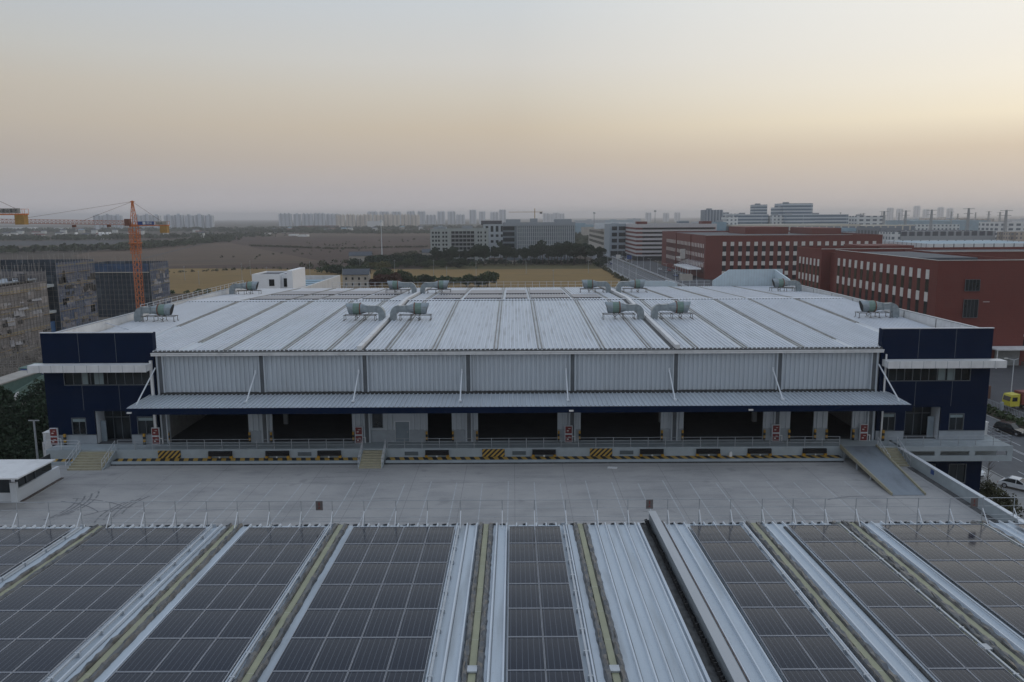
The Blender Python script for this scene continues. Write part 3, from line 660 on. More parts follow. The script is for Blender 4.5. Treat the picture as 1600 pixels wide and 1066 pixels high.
# fire cabinets
def cabinet(x, label, first=None):
    t = thing('fire_cabinet', label, 'fire cabinet', (x, 84.55, 1.3), 'fire cabinets on the loading dock wall')
    for k, z in ((0, 0), (1, .95)):
        q = MB(); q.box(x-.42,x+.42,84.42,84.64,1.31+z,2.21+z); b_ = q.build('cabinet_body', M['steel_white'], t)
        MB().box(x-.36,x+.36,84.395,84.419,1.37+z,2.15+z).build('red_door', M['red_sign'], b_)
        q = MB(); q.box(x-.2,x+.0,84.38,84.394,1.6+z,1.72+z); q.box(x-.05,x+.2,84.38,84.394,1.88+z,1.93+z); q.build('door_mark', M['pale_panel'], b_)
    q = MB(); q.tube((x+.7,84.5,1.3),(x+.7,84.5,1.95),.05,6); q.tube((x+.7,84.5,1.95),(x+.42,84.5,1.95),.05,6); q.build('pipe', M['white'], t)
for x, lb in zip((-50.4,-39.25,-17.0,5.95,28.6,38.2), ('red and white fire cabinet at the left corner of the left tower','red and white fire cabinet where left tower meets the first bay','red and white fire cabinet just left of the middle stairs','red and white fire cabinet between the two central wide openings','red and white fire cabinet right of the last wide opening','red and white fire cabinet behind the top of the ramp')): cabinet(x, lb)
for x, lb in ((-49.2,'striped guard post beside the cabinet at the left tower corner'),(-40.5,'striped guard post in front of the left tower near first bay'),(40.3,'striped guard post in front of the right tower by the steps')):
    q = MB()
    for i in range(4): q.box(x-.12,x+.12,84.3,84.5,1.3+i*.3,1.599+i*.3,i%2)
    tag(q.build('guard_post', [M['black_paint'], M['hazard_yellow']]), lb, 'guard post')
tag(MB().box(22.9,23.2,81.9,82.1,.37,.8).box(22.95,23.15,81.92,82.08,.801,.9).build('litter_bag', M['white']), 'small white bag standing on the dock kerb right of centre', 'bag')
tag(MB().hexa([(9.6,79.2,.012),(10.6,79.1,.012),(10.7,79.6,.012),(9.7,79.7,.012),(9.6,79.2,.03),(10.6,79.1,.08),(10.7,79.6,.03),(9.7,79.7,.06)]).build('litter_sheet', M['white']), 'crumpled white sheet lying on the yard below the dock', 'litter')

# ------------------------------------------------------------------ rooftop exhaust fans
def make_fan():      # elbow at the origin, fan blowing towards +X; hub axis 1.45 m up
    t = thing('exhaust_fan', '', 'exhaust fan', (0,0,0), 'galvanised exhaust fans on the far roof')
    H = 1.5
    def sq(x, cy, hw, cz, hh): return [(x,-hw,cz-hh),(x,hw,cz-hh),(x,hw,cz+hh),(x,-hw,cz+hh)]
    def loft(rings, q):
        for a, b in zip(rings, rings[1:]):
            n = len(a)
            for i in range(n): q.face([a[i], a[(i+1)%n], b[(i+1)%n], b[i]])
    q = MB(); rings = [[(-.42,-.42,-.1),(-.42,.42,-.1),(.42,.42,-.1),(.42,-.42,-.1)]]
    for k in range(7):
        a = math.pi/2*k/6; c = (.55+.0, .62)   # bend centre
        R1, R2 = 1.0, .13+.0
        ox, oz = .58-math.cos(a)*1.0, .62+.0+math.sin(a)*1.28
        ix, iz = .58-math.cos(a)*.17, .62+math.sin(a)*.42
        rings.append([(ox,-.42,oz),(ox,.42,oz),(ix,.42,iz),(ix,-.42,iz)])
    loft(rings, q); q.build('elbow_duct', M['duct'], t)
    q = MB(); q.box(.58,1.75,-.42,.42,1.06,1.88); q.box(.56,.66,-.48,.48,1.0,1.94); q.box(1.66,1.78,-.48,.48,1.0,1.94); q.build('square_duct', M['duct'], t)
    def ring(x, r, sqf=0, n=16, cz=H, dy=0):
        out_ = []
        for i in range(n):
            a = 2*math.pi*i/n; y, z = r*math.cos(a), r*math.sin(a)
            if sqf: m_ = max(abs(y), abs(z)); y, z = y*(1-sqf)+y/m_*r*.82*sqf, z*(1-sqf)+z/m_*r*.82*sqf
            out_.append((x, y, cz+z-(0 if not sqf else .03)))
        return out_
    q = MB(); loft([ring(1.78,.5,1), ring(2.7,.70), ring(2.78,.74)], q); q.build('cone_duct', M['duct'], t)
    q = MB(); loft([ring(2.75,.70), ring(2.75,.81), ring(2.87,.81), ring(2.87,.73)], q); q.build('flange', M['rust'], t)
    q = MB(); loft([ring(2.86,.74), ring(3.75,.74)], q); q.build('fan_casing', M['fan_green'], t, smooth=True)
    q = MB(); loft([ring(3.72,.70), ring(3.72,.80), ring(3.8,.80), ring(3.8,.74)], q); q.build('flange', M['duct'], t)
    a = ring(3.8,.74); b = [(4.45 + .28*(1 if z > H else -.55)*abs(z-H)/.74, y*.78, z) for x, y, z in ring(4.5,.74)]
    q = MB(); loft([a, b], q); hd = q.build('rain_hood', M['duct'], t)
    q = MB(); q.face([(x-.06, y*.97, H+(z-H)*.97) for x, y, z in b]); q.build('hood_opening', M['dark'], hd, fix=False)
    q = MB()
    for y in (-.6,.6):
        q.box(.7,5.0,y-.03,y+.03,.62,.70)
        for x in (.9,2.3,3.4,4.9): q.box(x-.03,x+.03,y-.03,y+.03,0.06,.62); q.box(x-.15,x+.15,y-.1,y+.1,0,.06)
    for x in (.9,2.3,3.4,4.9): q.box(x-.03,x+.03,-.6,.6,.625,.695)
    q.box(2.9,2.98,-.4,.4,.70,.95); q.box(3.6,3.68,-.4,.4,.70,.95); q.tube((3.0,-.5,.45),(3.3,-.5,.2),.04); q.tube((3.3,-.5,.2),(3.6,-.5,.45),.04)
    q.build('support_frame', mat('weathered_frame_steel', (.12,.11,.10), .6, .2, .3, 4), t)
    return t
fan = make_fan()
FN = [(-49.4,104,0,'exhaust fan at the front left corner of the roof beside the parapet'),
      (-17.3,104,1,'front row exhaust fan just left of the left roof joint, blowing left'),
      (-15.8,104,0,'front row exhaust fan just right of the left roof joint, blowing right'),
      (16.7,104,1,'front row exhaust fan just left of the right roof joint, blowing left'),
      (18.5,104,0,'front row exhaust fan just right of the right roof joint, blowing right'),
      (50.1,104,1,'exhaust fan at the front right of the roof beside the parapet'),
      (-49.6,140,0,'rear row exhaust fan beside the left parapet near the white stair house'),
      (-17.5,140,1,'smaller-looking rear row exhaust fan left of the left roof joint'),
      (-16.0,140,0,'smaller-looking rear row exhaust fan right of the left roof joint'),
      (16.7,140,1,'smaller-looking rear row exhaust fan left of the right roof joint'),
      (18.5,140,0,'smaller-looking rear row exhaust fan right of the right roof joint'),
      (50.2,140,1,'rear row exhaust fan beside the right parapet below the white screen wall')]
for i, (x, y, fl, lb) in enumerate(FN):
    if i == 0: fan.location = (x, y, rz(y)+.06); fan['label'] = lb
    else: dup(fan, (x, y, rz(y)+.06), math.pi if fl else 0, lb)

# solar arrays on the rear slope
xs = [-42,-35,-30.5,-24.2,-19.3,-13.1,-8.1,-1.6,2.5,9.2,14.2]
for r_, (ya, yb) in enumerate(((125.4,133.4),(136.6,146.5))):
    for k in range(len(xs)-1):
        a, b = xs[k]+.35, xs[k+1]-.35
        if (k in (4,) ) or (r_ == 1 and k > 8) : continue
        if xs[k] < -16.6 < xs[k+1]: continue
        t = thing('solar_array', f"flat solar array on the rear roof slope, {ORD[k]} bay from left, {'nearer' if r_==0 else 'farther'} row", 'solar array', ((a+b)/2, (ya+yb)/2, rz((ya+yb)/2)), 'solar arrays on the rear slope of the far roof')
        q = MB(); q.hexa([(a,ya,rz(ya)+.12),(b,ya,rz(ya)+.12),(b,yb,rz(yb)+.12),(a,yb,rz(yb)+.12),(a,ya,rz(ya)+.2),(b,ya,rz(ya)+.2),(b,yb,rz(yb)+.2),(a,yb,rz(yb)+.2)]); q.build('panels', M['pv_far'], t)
        q = MB(); q.hexa([(a-.05,ya-.1,rz(ya)+.0),(b+.05,ya-.1,rz(ya)+.0),(b+.05,ya-.02,rz(ya)+.0),(a-.05,ya-.02,rz(ya)+.0),(a-.05,ya-.1,rz(ya)+.21),(b+.05,ya-.1,rz(ya)+.21),(b+.05,ya-.02,rz(ya)+.21),(a-.05,ya-.02,rz(ya)+.21)]); q.build('edge_frame', M['gutter'], t)

M['bright_white'] = mat('clean_white_render', (.80,.80,.81), .6, 0, .03, 1)
# white screens and stair house behind
t = thing('screen_wall', 'tall white ribbed screen wall with sloping ends at the roof’s rear right', 'screen wall', (45, 157, 11.5))
q = MB(); q.extr([(39.6,11.2),(39.6,12.9),(42.8,15.1),(53.4,15.15),(53.4,11.2)], 'y', 158.2, 158.5)
q.extr([(158.5,11.0),(158.5,15.1),(150,13.8),(147,11.2)], 'x', 51.8, 52.1); q.build('wall', mat('pale_screen_sheet', (.50,.58,.62), .55, 0, .06, 1), t)
q = MB()
for i in range(26): x = 39.8+i*.53; q.box(x-.02,x+.02,158.15,158.199,11.2,min(15.1, 12.9+max(0,(x-39.6)*.68)))
q.build('wall_ribs', M['steel'], t)
t = thing('screen_box', 'small pale ribbed screen box at the roof’s rear edge beside a fan', 'screen box', (27.5, 162, 11.5))
q = MB(); q.extr([(23.2,0),(23.2,11.9),(24.6,12.75),(31.3,12.7),(31.3,0)], 'y', 161, 161.3); q.extr([(31.3,0),(31.3,12.7),(33.2,12.2),(33.2,0)], 'y', 161.05, 164); q.build('wall', MATS['pale_screen_sheet'], t)
t = thing('stair_house', 'small white rooftop stair house with a black window behind the left roof', 'stair house', (-51, 172, 0))
q = MB(); q.box(-55.2,-49.3,168,168.3,-10,14.0); q.box(-55.2,-54.9,168.31,178,-10,14.0); q.box(-49.6,-49.3,168.31,178,-10,14.0); q.box(-54.89,-49.61,177.7,178,-10,14.0); q.box(-47.7,-46.5,167.6,178,-10,14.75); q.box(-49.29,-47.71,169.4,169.7,-10,13.9); q.build('wall', M['bright_white'], t)
q = MB(); q.box(-54.89,-49.61,168.31,177.69,13.5,13.7); q.box(-49.29,-47.71,169.71,178,13.6,13.85); q.build('roof', M['roof_dark'], t)
MB().box(-51.6,-50.5,167.94,167.99,11.5,12.9).build('window', M['dark'], t); MB().box(-48.9,-48.0,169.33,169.39,11.2,13.0).build('doorway', M['dark'], t)
t = thing('annexe', 'low white-walled annexe with roof panels right of the stair house', 'annexe', (-52, 190, 0))
q = MB(); q.box(-45.4,-45,168,207,-10,10.9); q.box(-62,-45.41,206.6,207,-10,10.9); q.box(-62,-61.6,178.2,206.59,-10,10.9); q.box(-46.9,-45.41,168,168.3,-10,10.9); q.build('wall', M['white'], t)
MB().box(-61.59,-45.42,178.2,206.58,9.0,9.4).build('roof', M['roof_dark'], t)
for i in range(4): MB().box(-60.5,-46.6,180+i*6.4,184.4+i*6.4,9.9,10.05).build('roof_panel', M['roof_blue'], t)

# ------------------------------------------------------------------ near warehouse roof (under the camera)
NE = 35.05
def nz_(y): return 11.7 + SL*(NE-y)
nw = thing('near_warehouse', 'near warehouse with pale blue metal roof carrying the solar panels in the foreground', 'warehouse', (0, 12, 0))
Y0 = -8
def plate(mb, x0, x1, y0, y1, h0, h1, mi=0):
    return mb.hexa([(x0,y0,nz_(y0)+h0),(x1,y0,nz_(y0)+h0),(x1,y1,nz_(y1)+h0),(x0,y1,nz_(y1)+h0),(x0,y0,nz_(y0)+h1),(x1,y0,nz_(y0)+h1),(x1,y1,nz_(y1)+h1),(x0,y1,nz_(y1)+h1)], mi)
plate(MB(), -40, 41, Y0, NE, -.15, 0).build('roof', M['roof_near'], nw)
q = MB(); q.box(-40,41,NE-.45,NE-.25,-1.0,11.3); q.build('front_wall', M['wall_rib'], nw)
q = MB(); q.box(-40,41,NE-.1,NE+.25,11.2,11.52); q.build('eave_gutter', M['steel'], nw)
SKY = [-27.0,-19.12,-12.92,-8.02,-1.31,3.01,11.0,14.93,15.52,21.35,27.5]
ARR = [(-24.7,4,"far-left array"),(-18.61,4,'wide second array'),(-12.05,3,'three-wide array'),(-7.32,4,'wide centre-left array'),(-.24,2,'narrow central array'),(7.95,2,'narrow array beside cap'),(12.39,2,'second narrow right array'),(16.59,4,'wide right-hand array'),(22.66,3,"far-right array")]
rb = MB(); x = -39.5; tr = MB()
while x < 40.5:
    if not any(abs(x-s) < .42 for s in SKY) and not (5.6 < x < 6.9):
        a, b = Y0, NE+.04
        rb.hexa([(x-.05,a,nz_(a)+.001),(x+.05,a,nz_(a)+.001),(x+.05,b,nz_(b)+.001),(x-.05,b,nz_(b)+.001),(x-.024,a,nz_(a)+.10),(x+.024,a,nz_(a)+.10),(x+.024,b,nz_(b)+.10),(x-.024,b,nz_(b)+.10)])
        tr.hexa([(x+.052,a,nz_(a)+.0012),(x+.08,a,nz_(a)+.0012),(x+.08,b,nz_(b)+.0012),(x+.052,b,nz_(b)+.0012),(x+.052,a,nz_(a)+.006),(x+.08,a,nz_(a)+.006),(x+.08,b,nz_(b)+.006),(x+.052,b,nz_(b)+.006)])
    x += .455
rb.build('roof_ribs', M['rib_near'], nw); tr.build('rib_shadow', mat('rib_shadow_grey', (.16,.18,.20), .6, 0, .3, 2, (1,.2,1)), nw)  # thin dark strips paint in the shadow beside each rib
q = MB(); x = -39.4
rg = random.Random(5)
while x < 40.5: 
    if rg.random() < .6: q.box(x+.10+rg.random()*.1,x+.30,NE-.04,NE+.02,11.70,11.72+rg.random()*.03)
    if rg.random() < .75: k_ = rg.random()*.25; q.hexa([(x+k_,NE-.02,11.705),(x+k_+.12,NE-.04,11.705),(x+k_+.2,NE+.08,11.69),(x+k_+.1,NE+.09,11.69),(x+k_,NE-.02,11.76),(x+k_+.12,NE-.04,11.79),(x+k_+.2,NE+.08,11.75),(x+k_+.1,NE+.09,11.74)])
    x += .455
stuff(q.build('eave_filler', mat('dull_foam_filler', (.06,.065,.07), .8, 0, .6, 6), nw))
# skylight strips with crumpled flashing on both sides
def crumple(x0, x1, seed):
    r_ = random.Random(seed); q = MB(); n = int((NE-14)/.24); cols_ = 5; vs = []
    for i in range(n+1):
        y = 14+(NE-14)*i/n; puff = .5+.5*abs(math.sin(i*.9+seed)); row = []
        for j in range(cols_):
            t_ = j/(cols_-1); edge = j in (0, cols_-1)
            row.append((x0+(x1-x0)*t_+r_.uniform(-.022,.022), y+r_.uniform(-.05,.05), nz_(y)+(.004 if edge else .045+puff*.08+r_.uniform(-.03,.05))))
        vs.append(row)
    for i in range(n):
        for j in range(cols_-1): q.face([vs[i][j], vs[i][j+1], vs[i+1][j+1], vs[i+1][j]])
    return q
for i, s in enumerate(SKY):
    if abs(s) > 26: continue
    plate(MB(), s-.11, s+.11, Y0, NE, .03, .05).build('skylight_strip', M['skylight'], nw)
    q = MB()
    for k in range(9): y = 18.2+k*2.0; plate(q, s-.105, s+.105, y, y+.02, .0505, .054)
    q.build('strip_joint', mat('pale_tape', (.5,.5,.4), .6), nw)
    for a, b in ((-.35,-.10),(.10,.35)): crumple(s+a, s+b, i*7+(a > 0)*3).build('flashing', M['flash'], nw, smooth=True, fix=False)
    if s in (-1.31, 3.01, 14.93): plate(MB(), s-.15, s+.15, 22.15+(s==14.93)*1.2, 22.5+(s==14.93)*1.2, .062, .12).build('clamp_box', M['steel'], nw)
# expansion cap + gutter
q = MB(); plate(q, 6.25, 6.52, Y0, NE+.02, .0, .50); q.box(6.25,6.52,NE+.021,NE+.3,11.55,12.18); q.build('joint_wall', mat('shaded_grey_upstand', (.20,.225,.245), .7, 0, .1, 1, (1,.4,1), .5, (.12,.13,.14), .5), nw)  # darker grey puts the shade of the left face into the colour
plate(MB(), 6.22, 6.56, Y0, NE+.36, .501, .525).build('cap_flashing', mat('cap_sheet', (.40,.42,.44), .5, .1, .06, 2, (1,.2,1), .4, (.3,.3,.3), 1), nw)
plate(MB(), 6.53, 6.78, Y0, NE, .001, .16).build('side_upstand', M['concrete'], nw)
plate(MB(), 6.785, 6.82, Y0, NE, .001, .17).build('brown_sealant', mat('brown_sealant', (.13,.10,.09), .8, 0, .4, 3), nw)
plate(MB(), 5.76, 6.24, Y0, NE+.02, .004, .03).build('valley_gutter', M['gutter'], nw)
q = MB(); r_ = random.Random(2); y = 15
while y < NE: q.tube((6.12,y,nz_(y)+.02),(6.07+r_.uniform(-.03,.03),y+.10,nz_(y)+.24+r_.uniform(-.05,.03)),.075,5); y += .25
q.build('gutter_brackets', M['rubber'], nw)
plate(MB(), 5.66, 5.755, Y0, NE, .0, .09).build('gutter_edge', M['rib_near'], nw)
# cable trunks along the arrays
for a, n, _ in ARR:
    e = a+n*1.154
    q = MB(); plate(q, e+.13, e+.20, Y0, 34.6, .10, .16)
    for k in range(14): y = 16+k*1.45; plate(q, e+.08, e+.24, y, y+.06, .0, .165)
    q.build('cable_trunk', M['steel'], nw)
    if a in (7.95,12.39,16.59): q = MB(); plate(q, a-.16, a-.05, Y0, 34.5, .002, .07); q.build('cable_gutter', M['gutter'], nw)
# white rails beside walkway
for x in (-2.45,-1.95,4.15,-13.55,-9.3 + .0): pass

# solar panels: each one a thing of its own
PW, PL, GP = 1.134, 2.03, .02
def make_panel():
    t = thing('solar_module', '', 'solar panel', (0,0,0), 'dark solar panels in rows on the near roof')
    q = MB(); nn = 10
    def hump(f_): return .012+.020*(1-(2*f_-1)**2)  # upward bow added to lighten the reflection at the far end
    for j in range(nn+1):
        f_ = j/nn; y = .010+(PL-.020)*f_; q.v += [(.010,y,hump(f_)),(PW-.010,y,hump(f_))]
    for j in range(nn): q.f.append((2*j,2*j+1,2*j+3,2*j+2)); q.m.append(0)
    q.build('cell_sheet', M['pv'], t, fix=False, smooth=True)
    q = MB(); q.box(.02,PW-.02,.02,PL-.02,-.02,-.005); q.build('back_sheet', M['rubber'], t, fix=False)
    q = MB(); q.box(0,PW,0,.010,-.012,.035); q.box(0,PW,PL-.010,PL,-.012,.035); q.box(0,.010,.010,PL-.010,-.012,.035); q.box(PW-.010,PW,.010,PL-.010,-.012,.035)
    q.build('frame', M['alu'], t, fix=False)
    return t
pp = make_panel(); first = True
PT = math.atan(-SL)
from bpy_extras.object_utils import world_to_camera_view
bpy.context.view_layer.update()
def inview(pts, mg=.012):
    c = [world_to_camera_view(sc, cam, Vector(p)) for p in pts]
    c = [q for q in c if q.z > 0]
    return bool(c) and max(q.x for q in c) > -mg and min(q.x for q in c) < 1+mg and max(q.y for q in c) > -mg and min(q.y for q in c) < 1+mg
for a, n, nm in ARR:
    for r_ in range(8):
        yt = 34.42 - r_*2.05
        for k in range(n):
            x = a + k*1.154; z = nz_(yt-PL)+.14
            if not inview([(x,yt,z),(x+PW,yt,z),(x,yt-PL,z),(x+PW,yt-PL,z)]): continue
            lb = f"dark solar panel, {ORD[r_]} row from the eave, {ORD[k]} from left in {nm}"
            if first: o = pp; first = False; o.location = (x, yt-PL, z)
            else: o = dup(pp, (x, yt-PL, z))
            o['label'] = lb; o.rotation_euler = (PT, 0, 0)
q = MB()
for a, n, nm in ARR:
    for k in range(n*2):
        x = a+.29+k*.577
        if k % 2 == 0: plate(q, x-.02, x+.02, 15, 34.5, .075, .115)
q.build('mounting_rails', M['alu'], nw)

# eave fence
fe = thing('eave_fence', 'thin grey wire fence with white slanted braces along the near roof eave', 'fence', (0, NE-.1, 11.7))
q = MB()
for z in (1.22,.83,.42,.22): q.tube((-27,NE-.05,11.7+z),(27,NE-.05,11.7+z),.011 if z < 1.2 else .016,5)
q.build('wire', M['rail'], fe)
FPX = [-25.8,-24.35,-22.92,-21.45,-19.98,-18.62,-17.06,-15.62,-14.18,-12.76,-11.29,-9.82,-8.39,-6.93,-5.46,-4.01,-2.48,-.57,.91,2.35,3.8,5.21,7.04,8.49,9.93,11.38,12.8,14.27,15.69,17.11,18.55,20.0,21.51,22.95,24.4]
for x in FPX:
    MB().tube((x,NE-.05,11.7),(x,NE-.05,12.94),.020,6).build('post', M['rail'], fe)
    MB().tube((x-.0,NE-.62,nz_(NE-.62)+.07),(x,NE-.07,12.42),.024,6).build('brace', M['steel_white'], fe)
for x, lb in ((-8.98,'left one of the three small brown signs on the eave fence'),(6.2,'middle one of three small brown signs, beside the joint cap'),(21.1,'right one of the three small brown signs on the eave fence')):
    t = thing('warning_sign', lb, 'sign', (x, NE, 12.5), 'warning signs on the eave fence')
    MB().box(x-.16,x+.16,NE-.085,NE-.066,12.48,12.92).build('sign_board', mat('brown_sign_back', (.12,.105,.10), .6, 0, .1, 6), t)
    q = MB(); q.extr([(x-.07,12.56),(x+.07,12.56),(x,12.66)], 'y', NE-.09, NE-.086); q.box(x-.03,x+.03,NE-.09,NE-.086,12.70,12.82); q.tube((x,NE-.088,12.84),(x,NE-.086,12.84),.03,8)
    q.build('sign_mark', mat('dull_red_mark', (.17,.045,.04), .6), t)

# guard shed at the left
t = thing('guard_shed', 'small shed with a flat white roof at the left edge of the yard', 'shed', (-50, 72, 0))
q = MB(); q.hexa([(-62,68,2.9),(-44.2,68,2.9),(-44.0,73.6,2.9),(-62,73.6,2.9),(-62,68,3.02),(-44.2,68,3.02),(-44.0,73.6,3.02),(-62,73.6,3.02)]); q.build('roof', M['white'], t)
q = MB(); q.box(-46.0,-45.7,70.3,77,0,1.25); q.box(-60,-46.0,70.3,70.5,0,.9); q.box(-46.3,-45.7,70.0,70.3,0,1.9); q.build('wall', M['steel_white'], t)
q = MB(); q.box(-60,-46.3,70.2,70.25,.9,2.85); wv = q.build('window', M['glass'], t)
q = MB()
for x in (-58,-55,-52,-49,-46.3): q.box(x-.05,x+.05,70.1,70.19,.0,2.89)
q.build('frame', M['frame'], wv)
MB().box(-45.95,-45.9,70.31,76,1.25,2.85).build('window', M['glass'], t)
q = MB()
for y in (70.4,71.8,73.2): q.box(-45.88,-45.80,y-.04,y+.04,1.25,2.89)
q.build('post', M['frame'], t)
MB().box(-45.65,-45.35,70.3,77,.001,.06).build('drain', mat('rusty_drain', (.10,.08,.07), .9, 0, .3, 2), t)

# ------------------------------------------------------------------ generic far / mid buildings
def capparts(t, name, boxes, m, cap=96):
    for b in boxes[:cap]: MB().box(*b).build(name, m, t, fix=False)
    if len(boxes) > cap:
        q = MB()
        for b in boxes[cap:]: q.box(*b)
        stuff(q.build(name, m, t, fix=False))
def shell(name, label, cat, x0, x1, y0, y1, z1, wallm, roofm, par=.9, z0=-10, group=None):
    t = thing(name, label, cat, ((x0+x1)/2, (y0+y1)/2, z0), group)
    q = MB(); q.box(x0,x1,y0,y1,z0,z1-par)
    if par:
        q.box(x0,x1,y0,y0+.35,z1-par,z1); q.box(x0,x1,y1-.35,y1,z1-par,z1); q.box(x0,x0+.35,y0+.35,y1-.35,z1-par,z1); q.box(x1-.35,x1,y0+.35,y1-.35,z1-par,z1)
    q.build('wall', wallm, t, fix=False)
    MB().box(x0+.36,x1-.36,y0+.36,y1-.36,z1-par+.002,z1-par+.03).build('roof', roofm, t, fix=False)
    return t

# red brick blocks -------------------------------------------------
def alt_cols(t, face, fixed, u0, du, n, z0, pitch, rows, ww, cap=96):
    wins, pans = [], []
    for i in range(n):
        u = u0 + du*i
        for r_ in range(rows):
            zp = z0 - pitch*r_; 
            if face == 'y': pans.append((u-ww/2,u+ww/2,fixed-.10,fixed+.02,zp-pitch*.42,zp)); wins.append((u-ww/2,u+ww/2,fixed-.05,fixed+.02,zp-pitch,zp-pitch*.42-.01))
            else: pans.append((fixed-.10,fixed+.02,u-ww/2,u+ww/2,zp-pitch*.42,zp)); wins.append((fixed-.05,fixed+.02,u-ww/2,u+ww/2,zp-pitch,zp-pitch*.42-.01))
    capparts(t, 'window_panel', pans, M['pale_panel'], cap); capparts(t, 'window', wins, M['glass'], cap)
# A: nearest right
t = shell('red_brick_building', 'nearest dark red brick block at the right, three big windows on its end', 'brick building', 99.5, 121, 187, 247, 15.0, M['brick'], M['roof_grey'], 1.0)
alt_cols(t, 'x', 99.5, 191.5, 4.05, 14, 12.6, 5.4, 3, 1.5)
for z0_, z1_ in ((7.9,10.5),(1.6,5.8),(-4.9,-.6)): window(t, 106.1, 109.4, z0_, z1_, 186.7, 4)
q = MB(); q.box(99.3,121.2,186.8,187.1,15.0,15.12); q.box(99.3,99.6,187.1,247,15.0,15.1); q.build('coping', M['pale_panel'], t)
q = MB(); q.box(110.6,112.1,186.8,186.9,5.2,5.32); q.build('sill_line', M['pale_panel'], t)
q = MB(); q.box(101,119,205,240,14.1,14.7); q.build('roof_lantern', M['roof_grey'], t)
t = shell('red_brick_building', 'shorter red brick wing left of the recess, behind the nearest brick block', 'brick building', 101, 130, 262, 285, 14.6, M['brick'], M['roof_grey'], 1.0)
alt_cols(t, 'x', 101, 264.5, 3.4, 6, 11.2, 5.4, 3, 1.4)
q = MB(); q.box(100.8,130.2,261.8,262.1,14.6,14.75); q.build('coping', M['pale_panel'], t)
t = shell('red_brick_building', 'recessed red brick link between the two right-hand brick blocks', 'brick building', 104, 121, 247.01, 261.9, 13.6, M['brick'], M['roof_dark'], .8)
window(t, 110, 112, 7, 10, 246.7, 2)
t = shell('red_brick_building', 'long low red brick block whose roofline crosses behind the nearest block', 'brick building', 131, 290, 290, 330, 12.2, M['brick'], M['roof_dark'], 1.0)
q = MB(); q.box(131,290,289.8,290.1,12.2,12.35); q.box(131,290,289.9,290.0,9.2,9.4); q.build('coping', M['pale_panel'], t)
q = MB(); q.box(131,150,300,318,11.3,14.2); q.build('roof_box', M['brick'], t)
for x in (137,140.4): MB().box(x,x+2.4,299.9,300.0,12.0,13.4).build('window', M['pale_panel'], t)
q = MB(); q.tube((196,289,9.4),(196,289,11.6),.25); q.tube((196,289,11.6),(198,289,11.6),.25); q.build('vent_pipe', M['pale_panel'], t)
t = shell('red_brick_building', 'red brick block with pale floors at the far right edge', 'brick building', 121.2, 170, 192, 240, 10.8, M['brick'], M['roof_grey'], .6)
wb_ = [(123+i*5,125.4+i*5,191.9,192.0,z,z+2.6) for i in range(6) for z in (-7.2,-1.6,4.2)]
capparts(t, 'window', wb_, M['glass'])
for z in (7.4,1.5,-3.8): MB().box(121.3,170,191.6,191.99,z,z+.5).build('ledge', M['pale_panel'], t)
for x in (114.5,): MB().box(x,x+5.8,186.75,186.98,-10,-6.2).build('garage_door', mat('grey_shutter', (.25,.27,.28), .5), t)
q = MB(); q.box(112,122,182.2,186.7,-5.6,-5.3); q.tube((112.4,182.5,-10),(112.4,182.5,-5.6),.12); q.build('porch_roof', M['white'], t)
# B: middle
t = shell('red_brick_building', 'middle red brick block with a wide front of pale and black windows', 'brick building', 108, 207, 450, 582, 14.5, M['brick'], M['roof_dark'], 1.0)
alt_cols(t, 'y', 450, 118.6, 4.42, 20, 10.9, 5.45, 4, 2.0)
alt_cols(t, 'x', 108, 455, 4.0, 28, 9.6, 5.45, 3, 1.5, 60)
q = MB(); q.box(107.9,190,449.8,450.1,14.5,14.62); q.build('coping', M['pale_panel'], t)
q = MB(); q.box(107.6,108,487,488,-10,14.5); q.box(107.6,108,530,531,-10,14.5); q.build('wall_step', M['brick'], t)
q = MB(); q.box(150,178,520,560,13.5,18.0); q.box(186,204,500,540,13.5,17.5); q.build('roof_box', M['brick'], t)
q = MB(); q.box(104.5,107.5,500,501,-1,5); q.box(104.5,107.5,501,514,-1,-.3); q.build('gate_frame', M['pale_panel'], t)
cn_ = thing('entrance_canopy', 'pleated white canopy over the forecourt beside the middle brick block', 'canopy', (104, 470, -6))
q = MB()
for i in range(9): y = 452+i*4.4; q.extr([(y,-4.6),(y+2.2,-3.7),(y+4.4,-4.6)], 'x', 98.6, 106.5)
q.build('roof', M['white'], cn_)
q = MB()
for i in range(10): y = 452+i*4.4; q.tube((99,y,-4.4),(107.9,y,-.6),.12,4)
q.build('tie_bars', M['steel_white'], cn_)
for i in range(6): MB().box(99.2,99.6,454+i*7,454.5+i*7,-10,-4.6).build('column', M['rail'], cn_)
t = shell('gate_kiosk', 'small red-roofed gate kiosk beside the service road', 'kiosk', 93, 99, 440, 446, -6.6, M['plaster'], M['roof_red'], .5)
# striped building
M['stripe_white'] = mat('white_render_band', (.50,.49,.50), .6)
t = shell('striped_building', 'building with alternating white and dark red horizontal bands behind the brick block', 'building', 98, 162, 640, 700, 19.0, M['stripe_white'], M['roof_dark'], .6, z0=-6.4)
q = MB(); q.box(99,161,641,699,-10,-6.41); q.build('ground_floor', M['dark'], t)
for i in range(8):
    z = 14.7-i*3.3
    if z < -6: continue
    q = MB(); q.box(97.85,161,639.85,639.99,z,z+1.55); q.box(97.84,97.99,639.85,700,z,z+1.55); q.build('red_band', M['brick'], t, fix=False)
    MB().box(103,160,639.75,639.849,z+.1,z+1.45).build('window', M['glass'], t, fix=False)
for x in (99.5,151): MB().box(x,x+8,645,655,18.5,21.0).build('roof_box', M['brick'], t)
